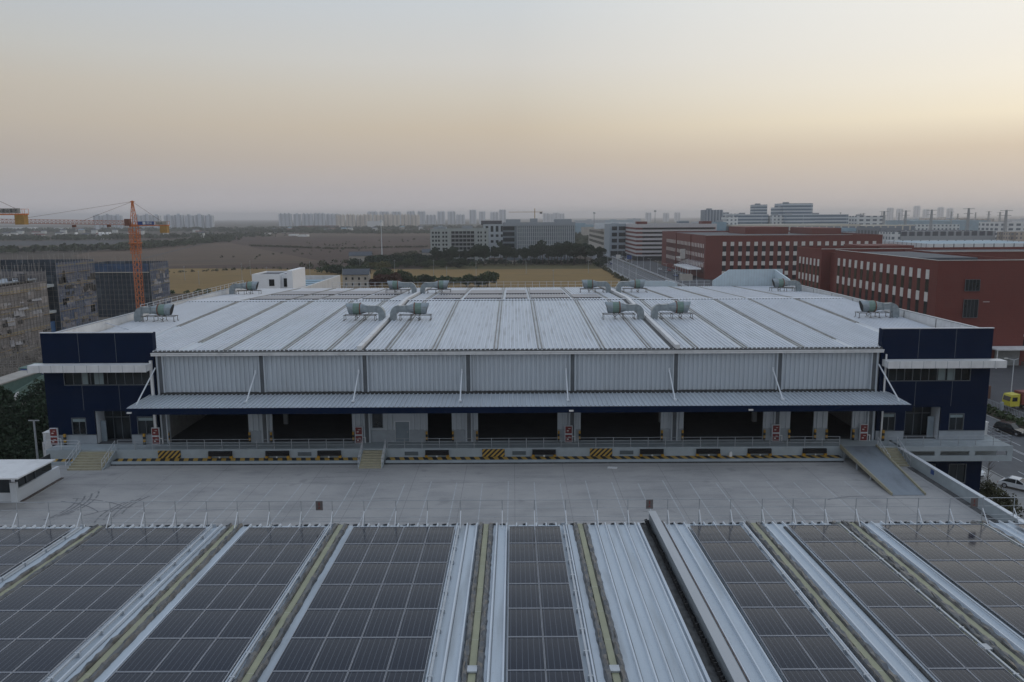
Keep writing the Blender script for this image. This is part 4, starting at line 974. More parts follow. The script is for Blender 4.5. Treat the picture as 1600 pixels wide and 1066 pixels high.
# grey-blue glass building
t = shell('office_building', 'pale grey-blue office building with framed window groups left of the striped one', 'office building', 84, 125, 700, 740, 18.6, mat('pale_blue_grey_cladding', (.30,.35,.39), .6), M['roof_dark'], .8)
for z in (13.2,7.9,2.6,-2.9): 
    for x0_, x1_ in ((86,90.5),(92,99.5),(101.5,112),(113.5,124)): MB().box(x0_,x1_,699.85,700.02,z,z+3.3).build('window', M['glass'], t, fix=False)
MB().box(85,124,699.9,700.03,-9.5,-4.8).build('window', M['glass'], t, fix=False)
t = shell('office_building', 'low brick and glass office range along the road beyond the grey-blue office', 'office building', 84.5, 110, 745, 900, 13.5, M['plaster'], M['roof_dark'], .8)
bx = [(84.4,84.52,750+i*7.5,755+i*7.5,z,z+2.6) for i in range(19) for z in (8.5,3.5,-1.5)]
capparts(t, 'window', bx, M['glass'])
MB().box(78,92,760,775,13.6,18.6).build('roof_frame', M['steel_white'], t)

# slab blocks in the middle
t = shell('apartment_block', 'pale eight-storey block with balconies behind the left end of the pine row', 'apartment block', -66, -20.5, 640, 662, 16.2, mat('pale_grey_render', (.36,.385,.37), .75, 0, .06, .3, (1,1,.4), .3, (.25,.26,.25), .2), M['roof_dark'], .7)
wins = []; bal = []
for fl in range(8):
    z = 12.3-fl*3.15
    for x in (-64.8,-62.3,-60,-56.5,-54.0): wins.append((x,x+1.5,639.9,640.02,z,z+1.6))
    for x in (-32.5,-28.4,-26.2,-22.8): wins.append((x,x+1.3,639.9,640.02,z,z+1.6))
    for x in range(6): bal.append((-49.3+x*3.1,-46.6+x*3.1,639.9,640.02,z-.1,z+1.9))
capparts(t, 'window', wins, M['glass']); capparts(t, 'balcony_opening', bal, M['glass'])
for fl in range(8): z = 12.1-fl*3.15; MB().box(-49.6,-30.8,639.0,640.0,z-1.0,z-.2).build('balcony_front', mat('balcony_render', (.24,.25,.26), .7), t)
q = MB(); q.box(-64,-54,645,655,15.5,17.6); q.box(-41,-33,644,654,15.5,18.2); q.build('roof_box', M['plinth'], t)
tag(t, t['label'], t['category'])
t = shell('office_block', 'white office block with tall dark window bays between the two slabs', 'office block', -26, -8, 700, 724, 19, mat('white_render', (.42,.45,.47), .7), M['roof_dark'], .8)
capparts(t, 'window', [(-24+i*4.4,-21.6+i*4.4,699.9,700.02,z,z+h) for i in range(4) for z, h in ((12.5,5),(8,2.2),(3,2.2),(-7,6))], M['glass'])
MB().box(-28,-10,702,720,18.2,22).build('roof_box', M['roof_dark'], t)
t = shell('office_block', 'wide grey office slab with closely spaced white vertical fins', 'office block', -8.5, 50.5, 655, 680, 20.6, mat('blue_grey_curtain_wall', (.13,.16,.18), .5, 0, .2, .15), M['roof_dark'], .8)
fins = []
x = 3.0
while x < 50: fins.append((x,x+.55,654.5,654.99,-8,17.8)); x += 1.55
for f_ in fins: MB().box(*f_).build('fin', MATS['white_render'], t, fix=False)
q = MB(); q.box(-8.6,50.6,654.4,654.98,17.9,20.7); q.build('parapet_band', M['plinth'], t)
for x in range(5): MB().box(3+x*.0-11.3,3-2.0,654.9,655.02,14.5-x*4.6,17.5-x*4.6).build('window', M['glass'], t, fix=False)
for z in (16.2,12.9,9.6,6.3,3.0,-.3,-3.6): MB().box(3.2,50,654.80,654.98,z-.4,z).build('spandrel', M['rail'], t, fix=False)
q = MB(); q.box(-6,6,660,672,19.8,23.2); q.box(14,20,660,672,19.8,23.8); q.box(34,48,660,674,19.8,23.2); q.build('roof_box', M['plinth'], t)
tag(MB().box(-62,62,611,611.4,-10,-7.9).build('boundary_wall', M['plaster']), 'long pale boundary wall under the pine row beyond the yellow field', 'wall')

# clusters on the right behind the brick blocks
FW = facade('white_office_facade', (.62,.64,.64), (.13,.16,.19), 4.2, 3.6, .45, .5)
FS = facade('white_big_window_facade', (.66,.67,.67), (.12,.15,.18), 7.5, 4.5, .6, .5)
FB = facade('banded_glass_facade', (.52,.56,.60), (.13,.18,.23), 60, 3.6, .995, .55)
FV = facade('fluted_grey_facade', (.36,.39,.43), (.13,.16,.20), 3.4, 60, .45, .97)
FG = facade('grey_factory_facade', (.20,.22,.245), (.09,.10,.12), 5.5, 9, .6, .4)
FL = facade('long_grey_factory_facade', (.30,.32,.34), (.07,.08,.10), 6.2, 14, .72, .36)
FC = facade('cream_factory_facade', (.56,.52,.44), (.18,.21,.25), 7, 9, .8, .45)
FWH = facade('white_ribbed_hall_facade', (.68,.70,.71), (.15,.17,.19), 5.5, 60, .12, .97)
FP = facade('beige_flat_facade', (.46,.40,.34), (.15,.15,.17), 3.2, 3.1, .42, .5, 13)
RT = [('glass office tower taller than its neighbours, at the top of the right skyline',301,334,900,930,38.2,FB),('lower glass shoulder joined left of the tall glass tower',297,300.9,902,930,34,FB),
 ('banded office tower with a smaller cap in the middle of the right skyline',299.7,314.8,1000,1020,38.2,FB),('fluted grey tower at the left of the right-hand skyline cluster',215,234.3,900,925,31.6,FV),
 ('low pale office block directly right of the fluted tower',242.3,262,930,950,27.3,FW),('wide banded office block left of the glass tower',246.7,278.8,880,898,26.5,FB),
 ('narrow white window grid block left of the glass tower base',280.3,292.5,872,895,25,FW),('wide banded base block under the glass tower',292.9,324,865,871,26,FB),
 ('banded office block right of the glass tower base',327.7,366,880,915,26,FB),('white office block with big square windows at the skyline',384.5,416,900,930,24,FS),
 ('white grid block standing directly behind the middle brick block',219.6,231.5,830,850,23.8,FW),('pale blue block left of the white grid block',201.7,212,800,830,19,M['roof_blue'])]
for lb, x0, x1, y0, y1, z1, fm_ in RT: 
    t = shell('office_tower', lb, 'office tower', x0, x1, y0, y1, z1, fm_, M['roof_dark'], .6, group='office blocks on the right skyline')
    q = MB(); q.box(x0+3,x0+8,y0+5,y0+12,z1-.6,z1+1.6); q.build('roof_box', M['plinth'], t)
FACT = [('long cream-roofed factory range behind the middle brick block',216,332,770,850,16.4,FC,M['plaster']),('cream-roofed factory range continuing to the right, grey windows',333,384.6,770,840,15.2,FC,M['plaster']),
 ('pale blue-roofed shed behind the right end of the middle brick block',268,302,700,740,13.8,M['roof_blue'],M['roof_blue']),
 ('dark grey factory block right of the middle brick block',256,270,560,600,16.2,FG,M['roof_grey']),
 ('grey stair block with small square windows beside the dark factory',254.2,260.6,541,559,13.8,FW,M['roof_grey']),
 ('long grey factory with a row of dark framed windows on the right',309,384,640,700,12.0,FL,M['roof_grey']),
 ('grey factory link between the stair block and the long factory',271,308.9,645,700,11.2,FG,M['roof_grey']),
 ('low white solar-roofed hall in front of the long grey factory',228,300,440,500,9.6,FWH,M['roof_blue']),
 ('pale window-grid workshop beyond the long grey factory',430,477,860,900,14.6,FW,M['roof_grey']),
 ('big pale blue hall roof beyond the workshop at the right',598,711,1200,1300,15.9,M['roof_blue'],M['roof_blue']),
 ('beige flats at the right edge below the pylons',385,414,620,640,11.5,FP,M['roof_grey']),
 ('white dormitory block near the right edge below the pylons',480,532,800,830,17.5,FS,M['roof_grey']),
 ('hazy white shed far behind the office cluster',430,560,1400,1500,12,M['white'],M['roof_blue']),
 ('pale long shed between the road and the fluted tower',110,180,1250,1300,8,M['plaster'],M['roof_blue']),
 ('pale grey works in front of the long cream range',203,250,640,690,11.5,FWH,M['roof_blue']),
 ('grey box building above the striped building in the haze',212,225,1030,1045,19,FB,M['roof_grey'])]
for lb, x0, x1, y0, y1, z1, wm_, rm_ in FACT: shell('factory', lb, 'factory', x0, x1, y0, y1, z1, wm_, rm_, .5, group='industrial halls on the right')

# pylons
def pylon(h):
    t = thing('pylon', '', 'pylon', (0,0,0), 'power pylons on the right horizon')
    q = MB()
    for sx_, sy_ in ((-1,-1),(1,-1),(1,1),(-1,1)): q.tube((sx_*1.4,sy_*1.4,0),(sx_*.45,sy_*.45,h),.32,4)
    q.build('mast', M['rail'], t)
    for k, z in enumerate((h-1, h-6, h-12, h-18)): MB().box(-(5.5-k%2),(5.5-k%2),-.3,.3,z,z+.5).build('cross_arm', M['rail'], t)
    return t
py0 = None
PY = [(440,720,39),(429,760,41),(415,800,40),(404,830,39.5),(391,850,39),(664,1100,38),(678,1150,39),(652,1200,39),(772,1400,36),(718,1500,38),(652,1500,38),(560,1300,37),(860,1500,38),(905,1600,38),(690,1700,40),(800,1750,42)]
for i, (x, y, h) in enumerate(PY):
    lb = f"thin dark pylon with cross arms, {ORD[i]} nearest on the right horizon"
    if py0 is None: py0 = pylon(46); py0.location = (x, y, -10); py0.scale = (1,1,h/46); py0['label'] = lb
    else: dup(py0, (x, y, -10), .05*i, lb, scale=(1,1,h/46))
def mast(label, x, y, h, r=.25, m=None):
    t = thing('lattice_mast', label, 'mast', (x, y, -10)); q = MB(); q.tube((x,y,-10),(x,y,h-10),r*1.6,5,r*.5); q.build('pole', m or M['rail'], t)
    q = MB(); q.tube((x,y,h-12.5),(x,y,h-10.5),r*3.2,8); q.build('platform', m or M['rail'], t)
mast('slim white mast standing in the brown fields left of centre', -105, 640, 34, .3, M['steel_white'])
mast('hazy communications mast above the main road', 116, 1150, 41, .45)
mast('hazy communications tower above the striped building', 192, 1090, 43, .5)
mast('slender hazy mast between the two communications towers', 130, 1300, 42, .3)
mast('white floodlight pole at the right in front of the grey factory', 285, 437, 30, .5, M['steel_white'])

# far high-rises
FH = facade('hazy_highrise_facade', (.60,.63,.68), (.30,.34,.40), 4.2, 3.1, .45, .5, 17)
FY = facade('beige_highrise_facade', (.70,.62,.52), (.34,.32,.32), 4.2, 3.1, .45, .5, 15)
def hr(label, x, y, wd, h, m, k): 
    t = MB(); n = 3 if wd > 30 else 1; bw = wd/n
    for i in range(n):
        a = x-wd/2+i*bw; t.box(a,a+bw*.94,y,y+18,-10,h-10); t.box(a+bw*.3,a+bw*.6,y+4,y+12,h-10.001,h-6)
    return tag(t.build('high_rise', m, fix=False), label, 'high rise', 'high-rises on the hazy horizon')
i = 0
def px2x(px, y): return (px-801.5)*y/1242
def zh(px, top, y): return CH + (338+.0055*(800-px)-top)*y/1244
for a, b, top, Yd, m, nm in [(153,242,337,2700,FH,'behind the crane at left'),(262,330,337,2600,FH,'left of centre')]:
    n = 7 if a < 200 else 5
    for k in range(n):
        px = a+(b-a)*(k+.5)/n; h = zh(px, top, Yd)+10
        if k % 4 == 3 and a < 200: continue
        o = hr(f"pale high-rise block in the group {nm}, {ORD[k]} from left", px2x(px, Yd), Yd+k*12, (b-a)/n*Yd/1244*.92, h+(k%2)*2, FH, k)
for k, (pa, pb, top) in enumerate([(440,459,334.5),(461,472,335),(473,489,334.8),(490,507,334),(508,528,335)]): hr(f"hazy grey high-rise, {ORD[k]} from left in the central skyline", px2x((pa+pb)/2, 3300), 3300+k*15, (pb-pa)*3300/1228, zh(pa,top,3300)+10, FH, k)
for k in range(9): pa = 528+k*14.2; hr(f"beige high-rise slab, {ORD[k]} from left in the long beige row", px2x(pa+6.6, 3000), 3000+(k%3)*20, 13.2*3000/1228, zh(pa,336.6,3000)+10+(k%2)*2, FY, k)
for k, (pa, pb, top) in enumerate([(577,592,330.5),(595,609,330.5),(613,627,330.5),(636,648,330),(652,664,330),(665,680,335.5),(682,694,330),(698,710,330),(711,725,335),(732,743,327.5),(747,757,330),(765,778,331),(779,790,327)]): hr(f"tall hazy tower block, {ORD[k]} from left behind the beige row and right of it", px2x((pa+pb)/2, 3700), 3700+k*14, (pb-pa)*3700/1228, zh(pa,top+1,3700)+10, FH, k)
for k, (pa, h) in enumerate([(852,50),(860,46),(868,52),(877,48),(1012,50),(1040,47),(1058,50),(1180,60),(1392,70),(1408,64),(1436,80),(1452,60),(1476,72),(1492,66)]):
    hr(f"faint tower in the distance, {ORD[k]} from left on the right-hand horizon", px2x(pa, 4600), 4600+k*9, 32, h, FH, k)
t = shell('white_hall', 'pale blue-white hall in front of the beige high-rise row', 'hall', px2x(576,2300), px2x(598,2300), 2300, 2340, 14, M['white'], M['roof_blue'], 0)

# ------------------------------------------------------------------ construction site on the left
def scaffold(name, label, x0, x1, y0, y1, z1, front, side, holes=(), nt=None):
    nt = z1 if nt is None else nt
    t = thing(name, label, 'unfinished building', ((x0+x1)/2, (y0+y1)/2, -10), 'unfinished buildings wrapped in scaffolding')
    q = MB()
    for z in (-10,-5.2,-.4,4.4,z1-2.2): q.box(x0+1.6,x1-1.6,y0+1.6,y1-1.6,z,z+.35)
    q.build('floor_slab', M['plinth'], t, fix=False)
    q = MB(); x = x0+2
    while x < x1-1.6: 
        for y in (y0+2.0, (y0+y1)/2, y1-2.4): q.box(x,x+.6,y,y+.6,-9.6,z1-2.3)
        x += 6
    q.build('structure_columns', M['plinth'], t, fix=False)
    q = MB(); q.box(x0+2.4,x1-2.4,y0+3,y1-3,-9.6,z1-2.4); q.build('core_wall', M['dark'], t, fix=False)
    q = wall_open(MB(), x0, x1, y0, y0+.06, -10, nt, []); q.box(x0,x0+.06,y0+.07,y1,-10,nt); q.box(x0,x1-.07,y1-.06,y1,-10,z1); q.build('safety_net', front, t, fix=False)
    # right-hand net (faces +X), with openings
    q = MB(); ys = sorted({y0+.07, y1-.07, *[v for h in holes for v in h[:2]]})
    for a, b in zip(ys, ys[1:]):
        cut = sorted((h[2], h[3]) for h in holes if h[0] <= a+1e-6 and h[1] >= b-1e-6); z = -10
        for c, d in cut: q.box(x1-.06,x1,a,b,z,c); z = d
        q.box(x1-.06,x1,a,b,z,nt)
    q.build('safety_net', side, t, fix=False)
    q = MB(); y = y0
    rg = random.Random(int(y0))
    while y <= y1+.01: q.tube((x1+.12,y,-10),(x1+.12,y,z1+rg.choice((.4,1.2,2.6))),.05,4); y += 1.5
    x = x0
    while x <= x1: q.tube((x,y0-.12,-10),(x,y0-.12,z1+rg.choice((.3,1.0,2.2))),.05,4); q.tube((x,y1+.12,z1-3),(x,y1+.12,z1+rg.choice((.6,1.8,2.4))),.035,4); x += 1.6
    z = -9
    while z < z1+.2: q.tube((x1+.12,y0,z),(x1+.12,y1,z),.03,4); q.tube((x0,y0-.12,z),(x1,y0-.12,z),.03,4); z += 1.8
    q.build('scaffold_poles', mat('scaffold_steel', (.30,.28,.26), .5, .2, .2, 1), t, fix=False)
    return t
def patches(t, x1, y0, y1, z1, n, seed, mats_):
    rg = random.Random(seed)
    for mi_, m_ in enumerate(mats_):
        q = MB()
        for _ in range(n):
            y = rg.uniform(y0, y1-2); z = -9+1.8*rg.randrange(int((z1+8)/1.8)); w_ = rg.choice((1.5,1.5,3,4.5)); h_ = rg.choice((.5,.9,1.8)); w_ = min(w_, y1-y)
            q.hexa([(x1+.03,y,z),(x1+.03+rg.uniform(.02,.3),y,z),(x1+.03+rg.uniform(.02,.3),y+w_,z-rg.random()*.2),(x1+.03,y+w_,z),(x1+.03,y,z+h_),(x1+.06,y,z+h_),(x1+.06,y+w_,z+h_),(x1+.03,y+w_,z+h_)])
        stuff(q.build('net_patches', m_, t, fix=False))
    q = MB(); z = -8
    while z < z1-1:
        y = y0
        while y < y1-3:
            w_ = rg.uniform(1,4)
            if rg.random() < .55: q.box(x1+.10,x1+.34,y,y+w_,z,z+.09)
            y += w_
        z += 3.6
    stuff(q.build('planks', M['plank'], t, fix=False))
M['plank'] = mat('scaffold_plank', (.30,.22,.11), .8, 0, .3, 1)
M['net_torn'] = mat('faded_brown_net', (.17,.155,.15), .9, 0, .4, .8); M['net_hole'] = mat('dark_net_gap', (.035,.033,.032), .9, 0, .4, .8); M['net_pale'] = mat('pale_grey_net', (.30,.30,.32), .9, 0, .3, .8)
t = scaffold('scaffolded_building', 'grey netted scaffold building at the left edge of the photo', -160, -131.5, 150, 224, 11.2, M['net_grey'], M['net_grey'], (), 8.6)
q = MB(); rg = random.Random(9)
for i in range(60): x, y = rg.uniform(-150,-133), rg.uniform(185,222); q.box(x,x+rg.uniform(.3,2),y,y+rg.uniform(.3,1.5),9.2,9.3+rg.uniform(.2,2.2))
q.build('roof_formwork', M['roof_dark'], t, fix=False)
patches(t, -131.5, 152, 224, 8.4, 46, 5, (M['net_torn'], M['net_hole'], M['net_pale']))
t = scaffold('scaffolded_building', 'blue and grey netted scaffold building with open bays, beside the left one', -160, -131.5, 229, 250, 13.2, M['net_dark'], M['net_blue'], [(231.5,234,7.2,9.2),(231.2,234.4,.8,2.6),(246.2,248.8,3.8,5.8),(246.2,248.8,-3,-.8)])
for y, z in ((246.5,4.0),(247.8,4.0)): MB().box(-132.2,-131.9,y,y+.9,z,z+1.6).build('yellow_panel', M['tan'], t)
patches(t, -131.5, 229.5, 250, 12.5, 14, 6, (M['net_torn'], M['net_hole'], MATS['blue_safety_net']))
q = MB(); q.box(-150,-133,224.3,228.8,-10,-3.5); q.build('blue_link', mat('blue_tarpaulin', (.03,.10,.24), .7), t)
for z in (-1,6.5): MB().box(-150,-132.2,224.3,228.7,z,z+.8).build('link_slab', M['concrete'], t)
t = scaffold('scaffolded_building', 'dark blue netted scaffold building behind the orange tower crane', -155.5, -132.3, 290, 306, 9.6, M['net_dark'], M['net_blue'])
patches(t, -132.3, 290.5, 306, 9, 12, 7, (M['net_torn'], M['net_pale']))
MB().box(-155,-132.6,289.9,289.95,6.6,9.5).build('blue_top_net', mat('blue_net_band', (.045,.085,.16), .8, 0, .3, .6), t)
MB().box(-155.2,-132.5,289.5,289.85,6.2,6.55).build('pale_ledge', M['plaster'], t)

# tower cranes
def lattice(q, a, b, wd, ht, step, r=.07, tri=False):
    a, b = Vector(a), Vector(b); d = (b-a).normalized(); Lh = (b-a).length
    up = Vector((0,0,1)) if abs(d.z) < .9 else Vector((0,1,0)); s_ = d.cross(up).normalized(); up = s_.cross(d).normalized()
    cs = [(-.5,0),(.5,0),(0,1)] if tri else [(-.5,-.5),(.5,-.5),(.5,.5),(-.5,.5)]
    def P(t_, c): return a+d*t_+s_*(c[0]*wd)+up*(c[1]*ht)
    for c in cs: q.tube(P(0,c), P(Lh,c), r, 5)
    n = int(Lh/step)
    for i in range(n):
        for j in range(len(cs)):
            c0, c1 = cs[j], cs[(j+1)%len(cs)]
            q.tube(P(i*step,c0), P((i+1)*step,c1) if i%2 else P((i+1)*step,c1), r*.6, 4, cap=False); q.tube(P(i*step,c0), P(i*step,c1), r*.6, 4, cap=False)
def crane(label, x, y, zs, ztop, ang, jib, cj, rot_text, mast_w=1.9, sc_=1.0):
    t = thing('tower_crane', label, 'tower crane', (x, y, -10), 'tower cranes on the construction site')
    q = MB(); lattice(q, (x,y,-10), (x,y,zs), mast_w, mast_w, 1.9, .11); q.build('mast', M['orange'], t, fix=False)
    q = MB(); q.box(x-1.6,x+1.6,y-1.6,y+1.6,zs-6.2,zs-5.9); lattice(q, (x,y,zs-9.5), (x,y,zs-1), mast_w*1.35, mast_w*1.35, 1.4, .09); q.box(x-1.2,x+1.2,y-1.2,y+1.2,zs-.6,zs+.2); q.build('climbing_cage', M['orange'], t, fix=False)
    q = MB()
    for sx_, sy_ in ((-1,-1),(1,-1),(1,1),(-1,1)): q.tube((x+sx_*.85,y+sy_*.85,zs),(x+sx_*.15,y+sy_*.15,ztop),.12,5)
    n = int((ztop-zs)/1.3)
    for i in range(n):
        f0, f1 = i/n, (i+1)/n; w0, w1 = .85-.7*f0, .85-.7*f1; z0_, z1_ = zs+(ztop-zs)*f0, zs+(ztop-zs)*f1
        q.tube((x-w0,y-w0,z0_),(x+w1,y-w1,z1_),.06,4); q.tube((x+w0,y-w0,z0_),(x+w1,y+w1,z1_),.06,4)
    q.box(x-.7,x+.7,y-.2,y+.2,ztop-.5,ztop-.2); q.build('tower_head', M['orange'], t, fix=False)
    d = Vector((math.cos(ang), math.sin(ang), 0)); o = Vector((x,y,zs))
    q = MB(); lattice(q, o+d*1.0, o+d*jib+Vector((0,0,.9)), 1.3, 1.35, 1.5, .085, True); q.build('jib', M['jib_pink'], t, fix=False)
    q = MB(); 
    for f_ in (9, 21.5): p_ = o+d*f_; q.box(p_.x-.5,p_.x+.5,p_.y-.5,p_.y+.5,p_.z-.7,p_.z+.1)
    q.build('trolley', M['rust'], t)
    e = o-d*cj; s_ = Vector((-d.y, d.x, 0))
    def bar(q, p0, p1, hw, z0_, z1_): q.hexa([tuple(p0-s_*hw+Vector((0,0,z0_))),tuple(p1-s_*hw+Vector((0,0,z0_))),tuple(p1+s_*hw+Vector((0,0,z0_))),tuple(p0+s_*hw+Vector((0,0,z0_))),tuple(p0-s_*hw+Vector((0,0,z1_))),tuple(p1-s_*hw+Vector((0,0,z1_))),tuple(p1+s_*hw+Vector((0,0,z1_))),tuple(p0+s_*hw+Vector((0,0,z1_)))])
    q = MB(); bar(q, o-d*.9, e, .75, -.35, 0); 
    for i in range(9): p_ = o-d*(1+i*(cj-1)/8); q.tube(p_+s_*.75, p_+s_*.75+Vector((0,0,1.1)), .05, 4); q.tube(p_-s_*.75, p_-s_*.75+Vector((0,0,1.1)), .05, 4)
    q.tube(o+s_*.75+Vector((0,0,1.1)), e+s_*.75+Vector((0,0,1.1)), .05, 4); q.tube(o-s_*.75+Vector((0,0,1.1)), e-s_*.75+Vector((0,0,1.1)), .05, 4)
    q.build('counter_jib', M['orange'], t, fix=False)
    q = MB(); bar(q, e+d*.3, e+d*2.7, .8, -2.7, -.36); q.build('counterweight', M['tan'], t)
    q = MB()
    for f_, tz in ((jib*.36, 0),(jib*.82, .7)): q.tube((x,y,ztop-.3), o+d*f_+Vector((0,0,1.3+tz)), .055, 4)
    q.tube((x,y,ztop-.3), e+d*2.2+Vector((0,0,1.0)), .05, 4); q.build('tie_rod', M['rust'], t, fix=False)
    c0 = o+s_*0+d*.0
    q = MB(); cb_ = o+d*1.4-Vector((0,1.5,0)); q.box(cb_.x-.8,cb_.x+.8,cb_.y-.8,cb_.y+.8,cb_.z-.3,cb_.z+2.0); q.build('cab', M['rust'], t)
    return t, o, d, e, s_
CA = R(174)
t, o, d, e, s_ = crane('orange tower crane with a pale lattice jib reaching left, behind the left parapet', -127.3, 270, 23.6, 31.6, CA, 52, 12.2, 0)
def crane_text(t, txt, p, d_, size, m, nm='lettering'):
    cu = bpy.data.curves.new(nm, 'FONT'); cu.body = txt; cu.size = size; cu.extrude = .01; cu.materials.append(m)
    ob = bpy.data.objects.new(nm, cu); col.objects.link(ob); ob.parent = t; r_ = Vector(t.location)
    ob.location = Vector(p)-r_; ob.rotation_euler = (math.pi/2, 0, math.atan2(d_.y, d_.x))
    bpy.context.view_layer.update(); me = bpy.data.meshes.new_from_object(ob.evaluated_get(bpy.context.evaluated_depsgraph_get())); o2 = bpy.data.objects.new(nm, me); col.objects.link(o2)
    o2.parent = t; o2.location = ob.location; o2.rotation_euler = ob.rotation_euler; bpy.data.objects.remove(ob); return o2
dd = -d
def panel(t, a, b, z0_, z1_, m, nm):
    q = MB(); n_ = Vector((dd.y, -dd.x, 0))*.02; p0, p1 = o+dd*a-s_*0, o+dd*b
    off = Vector((dd.y, -dd.x, 0)); off.normalize(); off = off*.85
    p0, p1 = p0+off, p1+off
    q.hexa([tuple(p0+Vector((0,0,z0_))),tuple(p1+Vector((0,0,z0_))),tuple(p1-off*.04+Vector((0,0,z0_))),tuple(p0-off*.04+Vector((0,0,z0_))),tuple(p0+Vector((0,0,z1_))),tuple(p1+Vector((0,0,z1_))),tuple(p1-off*.04+Vector((0,0,z1_))),tuple(p0-off*.04+Vector((0,0,z1_)))])
    return q.build(nm, m, t), p0
bn, p0 = panel(t, 1.8, 7.6, 0, 1.15, M['banner_blue'], 'banner')
panel(t, 3.6, 4.6, .12, 1.05, M['text_white'], 'banner_emblem')
crane_text(t, '建设', p0+dd*3.1+Vector((dd.y,-dd.x,0))*.05+Vector((0,0,.25)), dd, 1.0, M['text_white'])
bn, p0 = panel(t, 8.2, 12.0, 0, 1.15, M['plaster'], 'banner')
crane_text(t, 'HUA', p0+dd*.3+Vector((dd.y,-dd.x,0))*.05+Vector((0,0,.2)), dd, 1.0, M['text_dark'])
# second crane: only its counter-jib end reaches into the frame
t, o, d, e, s_ = crane('orange counter-jib with tan counterweight of a second crane at the left edge', -134.5, 200, 27.1, 34, R(176), 30, 14.4, 0)
dd = -d
bn, p0 = panel(t, 6.0, 13.4, .1, 1.3, M['plaster'], 'banner')
crane_text(t, 'HUA建设集团', p0+dd*.3+Vector((dd.y,-dd.x,0))*.05+Vector((0,0,.3)), dd, 1.05, M['text_dark'])
# far small crane
q = thing('tower_crane', 'tiny distant crane above the office slab with vertical fins', 'tower crane', (31, 1300, -10), 'tower cranes on the construction site')
x_ = (834-801)*1300/1228
b_ = MB(); b_.box(x_-.6,x_+.6,1299.4,1300.6,-10,38); b_.build('mast', M['tan'], q); b_ = MB(); b_.box(x_-42,x_+13,1299.7,1300.3,32,32.7); b_.build('jib', M['tan'], q)
b_ = MB(); b_.box(x_+8,x_+12,1299,1301,29.5,32); b_.build('counterweight', M['roof_dark'], q)

# site hoarding, container, rubble
t = thing('site_hoarding', 'green metal hoarding around the construction site at the left', 'hoarding', (-100, 155, -10))
q = MB(); q.hexa([(-95,144,-10),(-94.9,144,-10),(-101.5,170,-10),(-101.6,170,-10),(-95,144,-7.2),(-94.9,144,-7.2),(-101.5,170,-7.2),(-101.6,170,-7.2)]); q.build('panels', M['green_wall'], t)
q = MB(); q.hexa([(-93.6,143.6,-10),(-93.1,143.6,-10),(-100.6,171,-10),(-101.2,171,-10),(-93.6,143.6,-9.3),(-93.1,143.6,-9.3),(-100.6,171,-9.3),(-101.2,171,-9.3)]); q.build('kerb_wall', M['plaster'], t)
MB().hexa([(-96.2,149.5,-8.9),(-96.1,149.5,-8.9),(-96.7,151.9,-8.9),(-96.8,151.9,-8.9),(-96.2,149.5,-7.5),(-96.1,149.5,-7.5),(-96.7,151.9,-7.5),(-96.8,151.9,-7.5)]).build('notice', M['text_white'], t)
t = thing('site_cabin', 'long site cabin with a grey-brown roof behind the green hoarding', 'site cabin', (-106, 160, -10))
q = MB(); q.box(-108,-104,150,172,-10,-7.4); q.build('wall', M['green_wall'], t); MB().box(-108.3,-103.7,149.8,172.2,-7.399,-7.1).build('roof', M['plaster'], t); MB().box(-107.8,-104.2,149.0,149.79,-10,-7.2).build('dark_end', M['dark'], t)
t = thing('site_office', 'green site office with a blue sign under the left white brow', 'site office', (-103, 174, -10))
q = MB(); q.box(-109,-99.5,172,178,-10,-6.6); q.build('wall', M['green_wall'], t)
sg = MB().box(-108.5,-99.6,171.85,171.98,-8.2,-6.8).build('sign', M['banner_blue'], t)
ob = crane_text(t, '安全文明', Vector((-106.6,171.8,-8.0)), Vector((1,0,0)), 1.2, M['text_white'], 'sign_lettering')
q = MB(); rg = random.Random(21)
for i in range(240):
    x, y = rg.uniform(-131,-104), rg.uniform(165,228)
    a = rg.uniform(.2,1.1); q.hexa([(x-a,y-a,-9.97),(x+a,y-a*.6,-9.97),(x+a*.8,y+a,-9.97),(x-a*.7,y+a*.9,-9.97),(x-a*.5,y-a*.3,-9.9+a*.5),(x+a*.4,y-a*.3,-9.9+a*.7),(x+a*.4,y+a*.4,-9.9+a*.4),(x-a*.3,y+a*.5,-9.9+a*.6)])
stuff(q.build('rubble', M['dirt'], fix=False))
for i, (x, y) in enumerate([(-112,200),(-118,176),(-124,196)]):
    q = MB(); rg = random.Random(i)
    for k in range(70): a, b = rg.uniform(-4,4), rg.uniform(-6,6); q.tube((x+a,y+b,-9.9),(x+a+rg.uniform(-.4,.4),y+b+rg.uniform(-.4,.4),-9.9+rg.uniform(1.5,4)),.05,4)
    for k in range(24): z = -9.5+(k%6)*.6; yy = y-6+(k//6)*3.6; q.tube((x-4,yy,z),(x+4,yy+rg.uniform(-.3,.3),z),.05,4)
    tag(q.build('formwork_stack', MATS['scaffold_steel'], fix=False), f"tangle of scaffold poles on the bare site ground, {('nearest the brow','near the left hoarding','below the grey netting')[i]}", 'scaffold stack')

